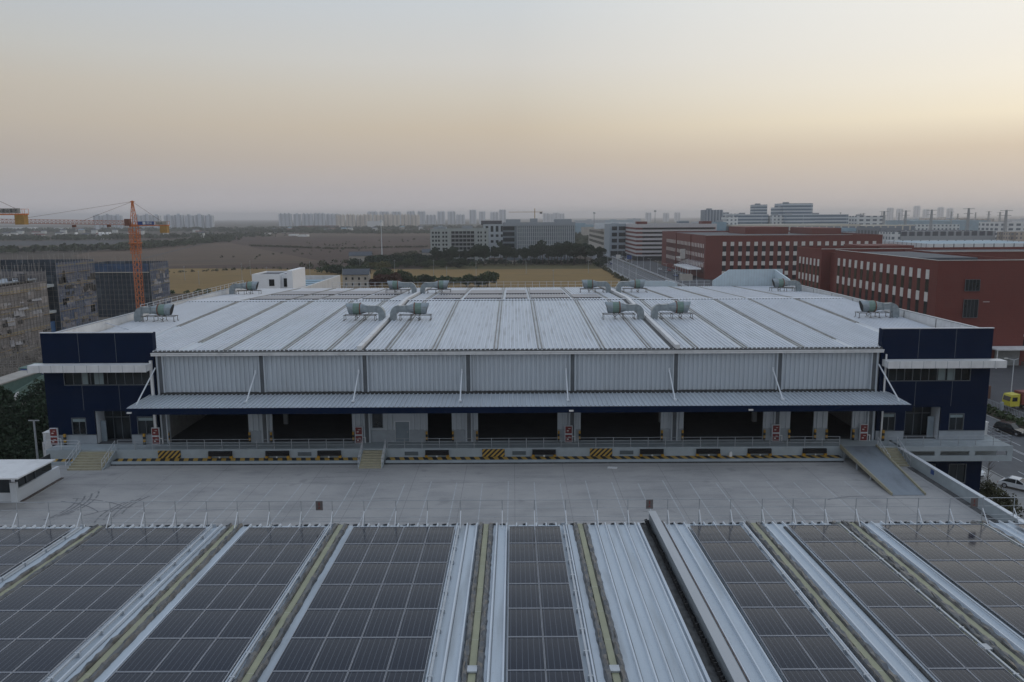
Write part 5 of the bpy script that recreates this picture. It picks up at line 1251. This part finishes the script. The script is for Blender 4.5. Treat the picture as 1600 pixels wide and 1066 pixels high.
# ------------------------------------------------------------------ trees
def leafy(q, cx, cy, cz, rx, ry, rz_, n, size, rg, clumps=14, flat=0.):
    cs = []
    for _ in range(clumps):
        while True:
            a, b, c = rg.uniform(-1,1), rg.uniform(-1,1), rg.uniform(-1,1)
            if a*a+b*b+c*c < 1: break
        cs.append((cx+a*rx*.78, cy+b*ry*.78, cz+c*rz_*.78, rg.uniform(.28,.5)))
    for i in range(n):
        c = cs[rg.randrange(clumps)]
        th, ph = rg.uniform(0,2*math.pi), math.acos(rg.uniform(-1,1)); rad = c[3]*(.55+.45*rg.random())
        p = Vector((c[0]+math.cos(th)*math.sin(ph)*rx*rad, c[1]+math.sin(th)*math.sin(ph)*ry*rad, c[2]+math.cos(ph)*rz_*rad*(1-flat)))
        u = Vector((rg.gauss(0,1), rg.gauss(0,1), rg.gauss(0,.7))).normalized(); v = u.orthogonal().normalized(); v = (Matrix.Rotation(rg.uniform(0,6.28), 3, u) @ v)
        w_ = u.cross(v); s0 = size*rg.uniform(.6,1.3)
        q.face([p-v*s0-w_*s0*.5, p+v*s0*.2-w_*s0*.7, p+v*s0, p+w_*s0*.7])
def tree_proto(nm, label, cat, h, r, n, size, m, seed, trunk=.35, clumps=16, flat=0., group=None, limbs=5):
    rg = random.Random(seed); t = thing(nm, label, cat, (0,0,0), group)
    q = MB(); q.tube((0,0,0),(r*.05,0,h*.55),h*.022+.05,6,h*.013); top = Vector((r*.05,0,h*.5))
    for i in range(limbs):
        a = i*6.28/limbs+rg.random(); b0 = Vector((r*.03,0,h*(trunk+.05*i))); q.tube(b0, b0+Vector((math.cos(a)*r*.6,math.sin(a)*r*.6,h*.22)), h*.009+.02, 5, .02)
    q.build('trunk', M['bark'], t, fix=False)
    q = MB(); zc = h*(trunk+1)/2; leafy(q, 0, 0, zc, r, r, h*(1-trunk)/2, n, size, rg, clumps, flat); q.build('crown', m, t, fix=False)
    return t
PR = {}
def place(kind, x, y, z, s, rot, label, group, sz=None):
    k = PR[kind]; sv_ = (s, s, sz or s)
    if not k[1]: k[1] = True; o_ = k[0]; o_.location = (x,y,z); o_.rotation_euler = (0,0,rot); o_.scale = sv_
    else: o_ = dup(k[0], (x,y,z), rot, scale=sv_)
    o_['label'] = label; o_['group'] = group
PR['pine'] = [tree_proto('pine_tree', '', 'pine tree', 14, 5.4, 2000, .5, M['foliage_dark'], 1, .34, 22, .1), False]
PR['pine2'] = [tree_proto('pine_tree', '', 'pine tree', 14, 4.8, 1800, .5, M['foliage_dark'], 2, .42, 20, .15), False]
PR['round'] = [tree_proto('broadleaf_tree', '', 'tree', 8, 4.6, 1500, .48, M['foliage_dark'], 3, .12, 22), False]
PR['mid'] = [tree_proto('broadleaf_tree', '', 'tree', 8, 4.4, 1500, .46, M['foliage_mid'], 4, .12, 20), False]
PR['olive'] = [tree_proto('broadleaf_tree', '', 'tree', 7, 4.2, 1300, .44, M['foliage_olive'], 5, .1, 18), False]
PR['rust'] = [tree_proto('broadleaf_tree', '', 'tree', 7, 4.4, 1300, .44, M['foliage_rust'], 6, .1, 18), False]
PR['big'] = [tree_proto('camphor_tree', '', 'tree', 12, 5.2, 7000, .27, M['foliage_dark'], 7, .15, 46), False]
rg = random.Random(11)
pxs = [682,700,712,728,741,756,772,790,803,817,829,838,847,856,866,876,886,896,905,914,922,936,708,750,782,822,843,861,881,899,912,834,870,890]
for i, px in enumerate(pxs):
    y = (592 if i < 22 else 612)+rg.uniform(-7,7); x = (px-801.5)*y/1242; s = rg.uniform(.85,1.15) if px > 780 or i >= 22 else rg.uniform(.75,.98)
    s *= 1.12
    if 790 < px < 835: s *= .9
    place('pine' if i % 2 else 'pine2', x, y, -10, s, rg.uniform(0,6), f"dark pine, {ORD[i] if i < 22 else ORD[i-22]} from left in the {'front' if i < 22 else 'back'} of the row before the slab blocks", 'pine row beyond the yellow field')
TR = [('round',-112,560,1.1,'dark rounded tree at the left end of the hamlet trees'),('mid',-118,515,.9,'mid-green tree left of the stone cottage'),('round',-110,500,1.0,'dark tree directly left of the cottage gable'),
 ('round',-97,590,1.25,'broad dark tree behind the yellowing tree'),('round',-106,600,1.1,'dark tree left behind the yellowing tree'),('olive',-89,540,1.15,'yellowing round tree among dark ones behind the cottage'),('olive',-96,548,.95,'smaller yellowing tree beside the larger yellowing one'),
 ('round',-80,590,1.25,'dark domed tree right of the yellowing pair'),('round',-72,600,1.35,'largest dark domed tree in the hamlet group'),('round',-66,575,1.2,'dark tree right of the largest domed tree'),('mid',-60,560,.95,'lighter green tree at the front of the domed trees'),
 ('mid',-52,570,.85,'light green shrubby tree below the white cottage'),('round',-45,575,1.0,'dark tree below the white cottage at right'),('round',-38,560,1.1,'dark tree at right end of the hamlet group'),
 ('round',-60,660,1.3,'dark tree on the rise behind the slate roofs'),('round',-52,690,1.2,'dark tree higher on the rise behind the slate roofs'),('round',-44,720,1.3,'uppermost dark tree near the pale apartment block'),('mid',-36,700,1.1,'green tree touching the left side of the apartment block'),
 ('rust',-70,410,1.05,'reddish brown tree right of the stone cottage'),('rust',-63,415,1.1,'broader reddish brown tree behind the rear roof railing'),('mid',-58,422,1.1,'green tree right of the reddish brown ones'),('mid',-72,440,1.1,'olive green tree behind the reddish brown ones'),
 ('round',-46,418,.8,'small dark bushy tree near the rear railing'),('mid',-24,408,.9,'left one of the two green trees at the field edge'),('mid',-13,404,1.15,'right and broader one of two green trees at field edge'),('round',-18,407,.75,'small dark tree between the two field-edge trees'),
 ('round',66,585,1.0,'dark tree at the road end of the pine row'),('round',60,560,.7,'low dark shrub tree by the road bend')]
for k, x, y, s, lb in TR: place(k, x, y, -10, s*(1.25 if y > 480 else 1.1), rg.uniform(0,6), lb, 'trees round the hamlet', s*(.82 if y > 480 else .95))
belt0 = [(-104,620,1.2),(-90,610,1.3),(-86,560,1.1),(-76,570,1.1),(-60,600,1.3),(-56,640,1.2),(-50,600,1.1),(-66,700,1.3),(-48,660,1.2),(-100,520,.8),(-92,575,1.0)]
for i, (x, y, s) in enumerate(belt0): place('round' if i % 3 else 'mid', x, y, -10, s*1.1, i*1.7, f"dark tree filling the hamlet clump, {ORD[i]} of the extra ones between roofs", 'trees round the hamlet', s*.75)
BT = [(-62,93,1.0),(-67,99,1.1),(-58.5,99,.85),(-72,106,1.15),(-64,108,1.1),(-58,110,.95),(-78,116,1.15),(-70,118,1.15),(-62,120,1.0),(-86,124,1.1),(-77,128,1.05),(-58,88,.7),(-66,88,.85),(-74,95,1.0),(-83,110,1.05),(-90,132,.95)]
for i, (x, y, s) in enumerate(BT): place('big', x, y, -10.2, s*.84, i*1.3, f"dense dark evergreen, {ORD[i]} in the clump left of the left blue tower", 'evergreens left of the left tower', s*.78)
# bottom right shrubs
PR['shrub'] = [tree_proto('shrub', '', 'shrub', 3, 1.9, 1300, .14, M['foliage_bushy'], 8, .05, 20), False]
for i, (x, y, s) in enumerate([(53,90,1),(55,93,1.1),(53.5,97,1.0),(57,88,.9),(56,97,1),(59,92,1.05),(60,97,.9),(54,86,.9),(57.5,84,1),(52.8,82,1),(55.5,79,1.1)]): place('shrub', x, y, -10, s, i*1.1, f"dull dark shrub, {ORD[i]} in the bed beside the parked white cars", 'shrubs beside the right street')
t = thing('bare_sapling', 'thin leafless sapling standing in the shrub bed by the white car', 'sapling', (60.5, 98, -10)); q = MB(); rg2 = random.Random(4)
q.tube((60.5,98,-10),(60.6,98,-5.2),.07,5,.03)
for i in range(14): a = rg2.uniform(0,6.28); z = rg2.uniform(-8,-5.4); q.tube((60.55,98,z),(60.55+math.cos(a)*.7,98+math.sin(a)*.7,z+rg2.uniform(.6,1.4)),.025,4,.008)
q.build('trunk', M['bark'], t)
t = MB(); rg2 = random.Random(12)
for i in range(3200): 
    y = rg2.uniform(70,190); x = rg2.uniform(85.3,87.5); z = -9.9+1.1*rg2.random()**.7; u = Vector((rg2.gauss(0,1),rg2.gauss(0,1),rg2.gauss(0,1))).normalized(); v = u.orthogonal(); w_ = u.cross(v); s0 = .2; p = Vector((x,y,z)); t.face([p-v*s0,p-w_*s0,p+v*s0,p+w_*s0])
tag(stuff(t.build('hedge', M['foliage_mid'], fix=False)), 'clipped green hedge between the street and the truck park', 'hedge')

# far tree belts (one mass each)
def belt(label, pts, wd, h, n, m, seed):
    rg = random.Random(seed); q = MB(); segs = list(zip(pts, pts[1:])); ln_ = [math.dist(a,b) for a,b in segs]; tot = sum(ln_)
    for _ in range(n):
        d_ = rg.uniform(0,tot); i = 0
        while d_ > ln_[i]: d_ -= ln_[i]; i += 1
        a, b = segs[i]; f_ = d_/ln_[i]; x = a[0]+(b[0]-a[0])*f_+rg.gauss(0,wd/2.5); y = a[1]+(b[1]-a[1])*f_+rg.gauss(0,wd/2.5)
        hh = h*rg.uniform(.55,1.15); r_ = hh*rg.uniform(.45,.75)
        for k in range(26):
            th, ph = rg.uniform(0,6.28), math.acos(rg.uniform(-.6,1)); rr__ = r_*rg.uniform(.5,1)
            p = Vector((x+math.cos(th)*math.sin(ph)*rr__, y+math.sin(th)*math.sin(ph)*rr__, -10+hh*.5+math.cos(ph)*hh*.5*rg.uniform(.6,1)))
            u = Vector((rg.gauss(0,1),rg.gauss(0,1)-.6,rg.gauss(0,.8)+.5)).normalized(); v = u.orthogonal().normalized(); w_ = u.cross(v); s0 = hh*.19
            q.face([p-v*s0, p-w_*s0*.8, p+v*s0, p+w_*s0*.8])
    o_ = q.build('tree_belt', m, fix=False); tag(stuff(o_), label, 'tree belt'); return o_
belt('long green tree belt running behind the scaffold buildings and crane', [(-600,800),(-440,900),(-445,1180),(-480,1330)], 26, 8, 560, M['foliage_far'], 1)
belt('far dark tree belt beyond the grey field at the left', [(-1250,1330),(-700,1360),(-480,1500)], 70, 9, 700, M['foliage_far'], 2)
belt('hazy woodland band below the central high-rises', [(-1500,2100),(-600,2200),(200,2300)], 150, 11, 1200, M['foliage_far'], 3)
belt('hazy woodland band beyond the brown fields', [(-700,1980),(-250,1700),(-60,1750)], 60, 9, 500, M['foliage_far'], 4)
belt('scattered bushes dotted over the brown fields', [(-240,700),(-180,900),(-250,1100),(-120,1250)], 60, 2.4, 60, M['foliage_far'], 5)
belt('low hedge line crossing the brown fields', [(-330,1010),(-200,900),(-100,940)], 5, 2.6, 260, M['foliage_bushy'], 6)
belt('rough bushes along the track left of the hamlet', [(-150,560),(-110,650),(-95,760),(-60,860)], 12, 4, 120, M['foliage_bushy'], 7)
belt('roadside trees along the far road', [(100,950),(105,1800)], 10, 8, 140, M['foliage_far'], 8)
belt('hazy woodland beyond the main road', [(-60,1300),(40,1250),(60,1900)], 50, 8, 260, M['foliage_far'], 9)
belt('trees left of the road behind the fin-fronted office slab', [(-70,900),(60,900),(62,1150)], 25, 9, 160, M['foliage_far'], 10)
belt('hazy greenery between the right-hand factories', [(240,900),(700,950)], 90, 8, 320, M['foliage_far'], 11)
belt('rough grass tufts at the yellow field edge', [(-290,470),(-180,560),(-120,545)], 6, 1.8, 100, M['foliage_bushy'], 12)
belt('irregular green undergrowth filling the hamlet between the trees', [(-118,520),(-95,575),(-60,590),(-35,570)], 24, 3.6, 170, M['foliage_mid'], 21)
belt('dense scrub and small trees on the slope behind the slate roofs', [(-75,640),(-50,700),(-40,760)], 18, 4.5, 80, M['foliage_dark'], 22)
belt('low greenery along the wall under the pine row', [(-62,603),(62,603)], 5, 3.6, 170, M['foliage_dark'], 23)
belt('low bushes behind the rear roof railing left of centre', [(-76,428),(-55,430),(-30,425)], 6, 4.0, 60, M['foliage_mid'], 24)
belt('dark shrubs at the field edge beside the white stair house', [(-190,372),(-120,385),(-95,392)], 4, 2.6, 60, M['foliage_mid'], 25)
belt('scrub beside the street kerb behind the far warehouse', [(60,380),(62,560)], 2.5, 1.8, 120, M['foliage_bushy'], 13)

# ------------------------------------------------------------------ houses
def house(label, x, y, wd, dp, h, rh, roofm, wallm, rot=0., nw_=3, group='houses of the hamlet'):
    t = thing('house', label, 'house', (0,0,-10), group)
    q = MB(); q.box(-wd/2,wd/2,-dp/2,dp/2,-10,-10+h); q.extr([(-dp/2,-10+h),(dp/2,-10+h),(0,-10+h+rh)], 'x', -wd/2, wd/2); q.build('wall', wallm, t)
    q = MB()
    for sy_ in (-1,1): q.hexa([(-wd/2-.4,sy_*(dp/2+.5),-10+h-.3),(wd/2+.4,sy_*(dp/2+.5),-10+h-.3),(wd/2+.4,0,-10+h+rh),(-wd/2-.4,0,-10+h+rh),(-wd/2-.4,sy_*(dp/2+.5),-10+h-.1),(wd/2+.4,sy_*(dp/2+.5),-10+h-.1),(wd/2+.4,0,-10+h+rh+.25),(-wd/2-.4,0,-10+h+rh+.25)])
    q.build('roof', roofm, t)
    for i in range(nw_):
        for z in ((1.0, 4.0) if h > 5 else (1.0,)): xx = -wd/2+wd*(i+.5)/nw_; MB().box(xx-.5,xx+.5,-dp/2-.05,-dp/2-.001,-10+z,-10+z+1.3).build('window', M['glass'], t)
    t.location = (x,y,-10); t.rotation_euler = (0,0,rot); return t
house('cream two-storey farmhouse with slate roof just behind the rear roof railing', -81, 412, 13, 8, 6.8, 2.4, M['roof_grey'], M['plaster'], .05, 4)
house('slate-roofed cottage with a white gable at the far side of the hamlet', -125, 655, 18, 9, 4.8, 2.8, M['roof_grey'], M['plaster'], .1, 3)
house('long low slate-roofed building among the hamlet trees', -72, 715, 18, 10, 4.5, 2.6, M['roof_grey'], M['plaster'], .05, 4)
house('small white cottage with dark red roof beside the slate-roofed building', -55, 690, 11, 8, 4.4, 2.6, M['roof_red'], M['white'], -.05, 2)
house('red-roofed house up the slope near the apartment block', -72, 900, 24, 12, 5, 3.0, M['roof_red'], M['plaster'], 0, 4)
hp = None
rg = random.Random(31); nH = 0
VW = [mat('white_house_wall', (.58,.58,.57), .8), M['plaster']]
for i in range(64):
    if i < 46: x, y = rg.uniform(-1500,-560), rg.uniform(1380,2150)
    else: x, y = rg.uniform(-560,-120), rg.uniform(1850,2400)
    k = i % 4; w_, h_, d_ = rg.uniform(9,16), rg.uniform(5,9), rg.uniform(7,10)
    q = MB(); q.box(x-w_/2,x+w_/2,y-d_/2,y+d_/2,-10,-10+h_); q.extr([(y-d_/2-.5,-10+h_),(y+d_/2+.5,-10+h_),(y,-10+h_+2.4)], 'x', x-w_/2-.4, x+w_/2+.4, 1)
    tag(q.build('village_house', [VW[0] if k != 2 else VW[1], [M['roof_grey'],M['roof_red'],M['roof_blue'],M['roof_grey']][k]]), 'small pale pitched-roof house scattered in the hazy village beyond the tree belts', 'house', 'far village houses')
for i, (x, y) in enumerate([(-762,1395),(-722,1398),(-716,1396),(-710,1399),(-704,1396)]):
    q = MB(); q.box(x-1.8,x+1.8,y,y+9,-10,-2); q.extr([(x-1.8,-2),(x+1.8,-2),(x,2)], 'y', y, y+9)
    tag(q.build('white_gable_house', M['text_white']), ('bright white gabled house standing alone below the crane jib','leftmost of the four narrow white gabled houses','second of the four narrow white gabled houses','third of the four narrow white gabled houses','rightmost of the four narrow white gabled houses')[i], 'house')
for i, (px, y, wpx, lb) in enumerate([(407,1650,32,'long pale polytunnel at the left of the brown fields'),(437,1900,24,'hazy pale shed roof behind the long polytunnel'),(475,1500,14,'pale track-side slab near the polytunnels'),(460,1560,12,'small white shed near the polytunnels'),(500,2500,60,'faint pink-roofed works below the grey high-rises'),(30,2500,60,'faint pale works below the jib at the left'),(90,2300,40,'second faint pale works below the jib')]):
    x = px2x(px, y); hw = wpx*y/1228/2
    tag(MB().box(x-hw,x+hw,y,y+20,-10,-6.5 if i < 4 else 0).build('shed', M['white'] if i != 4 else M['roof_red']), lb, 'shed')
rg = random.Random(77)
for i in range(44):
    px = rg.uniform(905,1600); y = rg.uniform(1350,3200); x = px2x(px, y); hw, d_, h_ = rg.uniform(20,70), rg.uniform(20,60), rg.uniform(8,24)
    tag(MB().box(x-hw,x+hw,y,y+d_,-10,-10+h_).box(x-hw*.2,x+hw*.1,y+3,y+d_*.5,-10.0+h_-.01,-7.5+h_).build('distant_building', [FW,FB,M['roof_blue'],FP][i%4], fix=False), 'faint pale industrial building in the haze beyond the right-hand factories', 'building', 'hazy distant buildings on the right')

# poles and street lamps
def lamp_proto(h, arm):
    t = thing('street_lamp', '', 'street lamp', (0,0,0), 'street lamps'); q = MB(); q.tube((0,0,0),(0,0,h),.11,6,.06); q.tube((0,0,h),(arm,0,h+.35),.05,5); q.tube((0,0,h),(-arm*.6,0,h+.3),.05,5); q.build('pole', M['rail_light'], t)
    MB().box(arm-.1,arm+.55,-.13,.13,h+.3,h+.42).build('lamp_head', M['pale_panel'], t); return t
lp = lamp_proto(9.0, 1.3); LPs = [(66.2,430+i*26,0) for i in range(9)] + [(85.4,420+i*26,math.pi) for i in range(10)] + [(92.5,145,math.pi),(104,196,0),(96.5,420,0),(99,445,0)]
for i, (x, y, a) in enumerate(LPs):
    lb = (f"pale street lamp, {ORD[i]} nearest along the road's left kerb" if i < 9 else f"pale street lamp, {ORD[i-9]} nearest along the road's right kerb" if i < 19 else ['white street lamp beside the truck park fence','white lamp in front of the brick block garage','left lamp by the gate kiosk','right lamp by the gate kiosk'][i-19])
    if i == 0: lp.location = (x,y,-10); lp['label'] = lb
    else: dup(lp, (x,y,-10), a, lb)
pl0 = thing('utility_pole', '', 'pole', (0,0,0), 'utility poles behind the warehouse'); q = MB(); q.tube((0,0,0),(0,0,11),.13,6,.08); q.box(-.7,.7,-.05,.05,10.2,10.35); q.build('pole', M['rail'], pl0)
for i, (x, y) in enumerate([(-70,470),(-100,520),(-36,430),(-48,480),(-22,470),(8,500),(47,500),(20,400),(-130,420),(-150,440),(-170,430),(-190,460),(-165,500),(-120,470),(-84,392)]):
    lb = f"slim grey pole, {ORD[i]} of those standing round the yellow field"
    if i == 0: pl0.location = (x,y,-10); pl0['label'] = lb
    else: dup(pl0, (x,y,-10), .1*i, lb, scale=(1,1,.7+.08*(i%5)))
t = thing('lamp_post', 'grey lamp post rising beside the left blue tower above the trees', 'lamp post', (-53.4, 86, -10)); q = MB(); q.tube((-53.4,86,-10),(-53.4,86,3.7),.15,8,.1); q.box(-54.0,-52.8,85.95,86.05,3.6,3.7); q.build('pole', M['rail'], t)
t = thing('lamp_post', 'white twin-arm lamp post beside the road behind the screen box', 'lamp post', (60,250,-10)); q = MB(); q.tube((60,250,-10),(60,250,2),.12,6,.07); q.build('pole', M['rail_light'], t)
# road-side blue signs
for i, (x, y, lb) in enumerate([(87,600,'blue road sign board over the right side of the far road'),(72,960,'smaller blue road sign farther along the road'),(80,610,'pale road sign beside the blue sign board')]):
    t = thing('road_sign', lb, 'road sign', (x, y, -10)); q = MB(); q.tube((x,y,-10),(x,y,-4),.12,6); q.build('post', M['rail'], t); MB().box(x-1.8,x+1.8,y-.1,y+.0,-6.5,-3.6).build('board', M['banner_blue'] if i < 2 else M['pale_panel'], t)
# fences along the road right side and truck park
fe2 = thing('street_fence', 'grey picket fence with square piers between hedge and truck park', 'fence', (88.3, 120, -10))
q = MB()
for z in (.5,1.6): q.box(88.28,88.32,60,180,-10+z,-9.95+z)
y = 60
while y < 180: q.box(88.28,88.32,y,y+.04,-9.9,-8.2); y += .45
q.build('pickets', M['rail'], fe2)
for i in range(14): MB().box(88.1,88.5,64+i*8.5,64.4+i*8.5,-10,-7.9).build('pier', M['plinth'], fe2)
fe3 = thing('road_fence', 'pale low barrier running along the far road edges', 'barrier', (90, 500, -10))
q = MB(); q.box(86.2,86.35,380,700,-9.9,-8.9); q.box(62.6,62.8,400,640,-9.9,-9.2); q.build('rail', M['rail_light'], fe3)

# ------------------------------------------------------------------ vehicles
def car(paint, kind='sedan'):
    t = thing('car', '', 'car', (0,0,0)); q = MB()
    Lc, W, H = {'sedan': (4.7,.9,1.45), 'suv': (4.7,.93,1.72), 'van': (5.0,.95,1.95)}[kind]
    h2 = Lc/2; belt_ = {'sedan': .88,'suv': 1.02,'van': 1.08}[kind]; nose = belt_-.18
    low = [(-h2,.35),(-h2+.05,nose),(-h2+.25,belt_),(h2-1.25 if kind != 'van' else h2-.55,belt_),(h2-.15,nose),(h2,.55),(h2-.05,.32)]
    n = len(low)
    def sect(w0): return [(x, w0, z) for x, z in low]
    ring = [( -W*.97, low), (-W, low), (W, low), (W*.97, low)]
    prof = [(-W*.9,.97),(-W,1),(W,1),(W*.9,.97)]
    rs = [[(x*sx_, y_, z) for x, z in low] for y_, sx_ in ((-W,.975),(-W*.93,1),(W*.93,1),(W,.975))]
    for a, b in zip(rs, rs[1:]):
        for i in range(n): q.face([a[i], a[(i+1)%n], b[(i+1)%n], b[i]])
    q.face(rs[0]); q.face(rs[-1][::-1])
    cab = {'sedan': [(-h2+.35,belt_),(-h2+1.15,H),(h2-2.35,H),(h2-1.35,belt_)], 'suv': [(-h2+.12,belt_),(-h2+.5,H),(h2-2.0,H),(h2-1.3,belt_)], 'van': [(-h2+.08,belt_),(-h2+.2,H),(h2-1.5,H),(h2-.65,belt_)]}[kind]
    wi = W*.78
    # pillars + roof as painted shell, glass slightly inside
    def cabin(q, w_b, w_t, shrink=0.):
        b = [(cab[0][0]+shrink, -w_b, belt_), (cab[3][0]-shrink, -w_b, belt_), (cab[3][0]-shrink, w_b, belt_), (cab[0][0]+shrink, w_b, belt_)]
        tp = [(cab[1][0]+shrink, -w_t, H-.06), (cab[2][0]-shrink, -w_t, H-.06), (cab[2][0]-shrink, w_t, H-.06), (cab[1][0]+shrink, w_t, H-.06)]
        q.hexa(b+tp)
    q.hexa([(cab[1][0]-.05,-wi,H-.08),(cab[2][0]+.05,-wi,H-.08),(cab[2][0]+.05,wi,H-.08),(cab[1][0]-.05,wi,H-.08),(cab[1][0]+.1,-wi*.9,H),(cab[2][0]-.1,-wi*.9,H),(cab[2][0]-.1,wi*.9,H),(cab[1][0]+.1,wi*.9,H)])
    for sy_ in (-1,1):
        for (xb, zb), (xt, zt) in ((cab[0],cab[1]),(cab[3],cab[2]),((-.25,belt_),(-.25,H))): q.tube((xb,sy_*W*.9,zb),(xt,sy_*wi,zt-.05),.045,5)
    q.build('body', paint, t, fix=True)
    g_ = MB(); cabin(g_, W*.88, wi*.96, .03); g_.build('window', M['glass'], t)
    for sx_ in (-1,1):
        for sy_ in (-1,1):
            x = sx_*(h2-.85); wq = MB(); wq.tube((x,sy_*(W-.18),.34),(x,sy_*(W+.02),.34),.34,14); wl = wq.build('wheel', M['tyre'], t)
            wq = MB(); wq.tube((x,sy_*(W+.0),.34),(x,sy_*(W+.035),.34),.21,10); wq.build('rim', M['rim'], wl)
    for sy_ in (-1,1):
        MB().box(h2-.16,h2+.005,min(sy_*.5,sy_*.82),max(sy_*.5,sy_*.82),nose-.16,nose-.02).build('headlight', M['lamp'], t)
        MB().box(-h2-.01,-h2+.1,min(sy_*.55,sy_*.84),max(sy_*.55,sy_*.84),nose-.2,nose-.02).build('tail_light', M['lamp_red'], t)
        MB().box(.65,.85,min(sy_*(W+.0),sy_*(W+.18)),max(sy_*W,sy_*(W+.18)),belt_-.02,belt_+.14).build('mirror', paint, t)
    MB().box(h2-.04,h2+.008,-.45,.45,.4,.58).build('grille', M['rubber'], t)
    return t
def setcar(t, x, y, rot, label, group='cars on the right street'): t.location = (x,y,-9.93); t.rotation_euler = (0,0,rot); t['label'] = label; t['group'] = group
setcar(car(M['car_white'], 'sedan'), 66.2, 100.2, R(-50), 'white sedan parked at the kerb with its nose towards the camera')
setcar(car(M['car_white'], 'van'), 62.6, 106.4, R(-72), 'white van parked behind the white sedan, half hidden by the tower')
setcar(car(M['car_black'], 'suv'), 81.6, 127.2, R(-62), 'black four-wheel drive on the street beside the hedge')
setcar(car(M['car_black'], 'sedan'), 85.0-1.6, 121.4, R(-62), 'dark car cut off by the right edge behind the black one')
cp = [car(M['car_white']), car(M['car_grey'],'suv'), car(M['car_red'],'suv'), car(M['car_blue']), car(M['car_white'],'van')]
used = [False]*5; rg = random.Random(19)
spots = [(69,700),(70,760),(73,812),(69.5,860),(77.5,690),(81,735),(77,790),(81,850),(73.5,930),(80.5,980),(69.5,1010),(77.5,1060),(73,1100),(88,690),(90,672),(92,655),(94,690),(96,702),(91,640),(88,720),(69.5,655),(96,470),(99,468),(96,478),(102,490),(96,500),(103,505),(101,520),(97,530),(72,590)]
for i, (x, y) in enumerate(spots):
    k = [0,1,0,2,0,3,4,1][i%8]; y2 = y+rg.uniform(-3,3); rot = R(90 if x < 76 else -90)+rg.uniform(-.05,.05)
    cn = ['white','grey','red','blue','white'][k]; lb = f"tiny {cn} car among distant traffic, {ORD[i]} of those around the far road"
    if not used[k]: used[k] = True; o_ = cp[k]; o_.location = (x,y2,-9.92); o_.rotation_euler = (0,0,rot)
    else: o_ = dup(cp[k], (x,y2,-9.92), rot)
    o_['label'] = lb; o_['group'] = 'cars around the far road'
# truck with red container
t = thing('truck', 'yellow-cabbed truck loaded with a dark red container at the right edge', 'truck', (0,0,0))
q = MB(); q.extr([(-1.1,.9),(-1.15,2.0),(-.85,3.4),(1.1,3.55),(1.1,.9)], 'y', -1.2, 1.2); q.build('cab', M['truck_yellow'], t)
MB().hexa([(-1.20,-1.0,2.05),(-1.12,-1.0,2.05),(-1.12,1.0,2.05),(-1.20,1.0,2.05),(-.98,-1.0,3.0),(-.9,-1.0,3.0),(-.9,1.0,3.0),(-.98,1.0,3.0)]).build('windscreen', M['glass'], t)
for y in (-1.215,1.2): MB().box(-.7,.5,y,y+.015,2.0,2.9).build('side_window', M['glass'], t)
MB().box(-1.25,-1.0,-1.2,1.2,.5,.9).build('bumper', M['rubber'], t)
MB().box(1.3,12.5,-1.1,1.1,.95,1.2).build('chassis', M['rubber'], t)
q = MB(); q.box(1.6,12.6,-1.22,1.22,1.22,3.95)
for i in range(22): q.box(1.8+i*.5,2.0+i*.5,-1.27,-1.22,1.35,3.85)
c_ = q.build('container', M['container_red'], t)
for i in range(3): MB().box(2.5+i*.75,2.95+i*.75,-1.285,-1.272,2.3,3.4).build('white_mark', M['text_white'], c_)
for x in (-.2,3.4,9.5,10.9):
    for sy_ in (-1,1): q = MB(); q.tube((x,sy_*.85,.5),(x,sy_*1.18,.5),.5,14); q.build('wheel', M['tyre'], t)
t.scale = (.85,.85,.85); t.location = (91.6,143.4,-9.92); t.rotation_euler = (0,0,R(8))
t = thing('container', 'rusty brown shipping container standing behind the yellow truck cab', 'container', (92, 155, -10)); q = MB(); q.box(90.6,93,152,158,-9.9,-7.4)
for i in range(8): q.box(90.7+i*.29,90.85+i*.29,151.95,152,-9.8,-7.5)
q.build('shell', mat('rusty_container', (.16,.085,.06), .8), t)

# haze -----------------------------------------------------------------
hz = MB().box(-12600,12600,-1200,12600,-11.5,80).build('haze', M['white']); hz['kind'] = 'stuff'; hz.display_type = 'WIRE'
hm = bpy.data.materials.new('haze_volume'); hm.use_nodes = True; n = hm.node_tree.nodes; n.clear()
ho = n.new('ShaderNodeOutputMaterial'); hv = n.new('ShaderNodeVolumePrincipled'); hv.inputs['Density'].default_value = .00017; hv.inputs['Color'].default_value = (.97,.97,1.0,1); hv.inputs['Anisotropy'].default_value = .6
hm.node_tree.links.new(hv.outputs[0], ho.inputs['Volume']); hz.data.materials.clear(); hz.data.materials.append(hm)
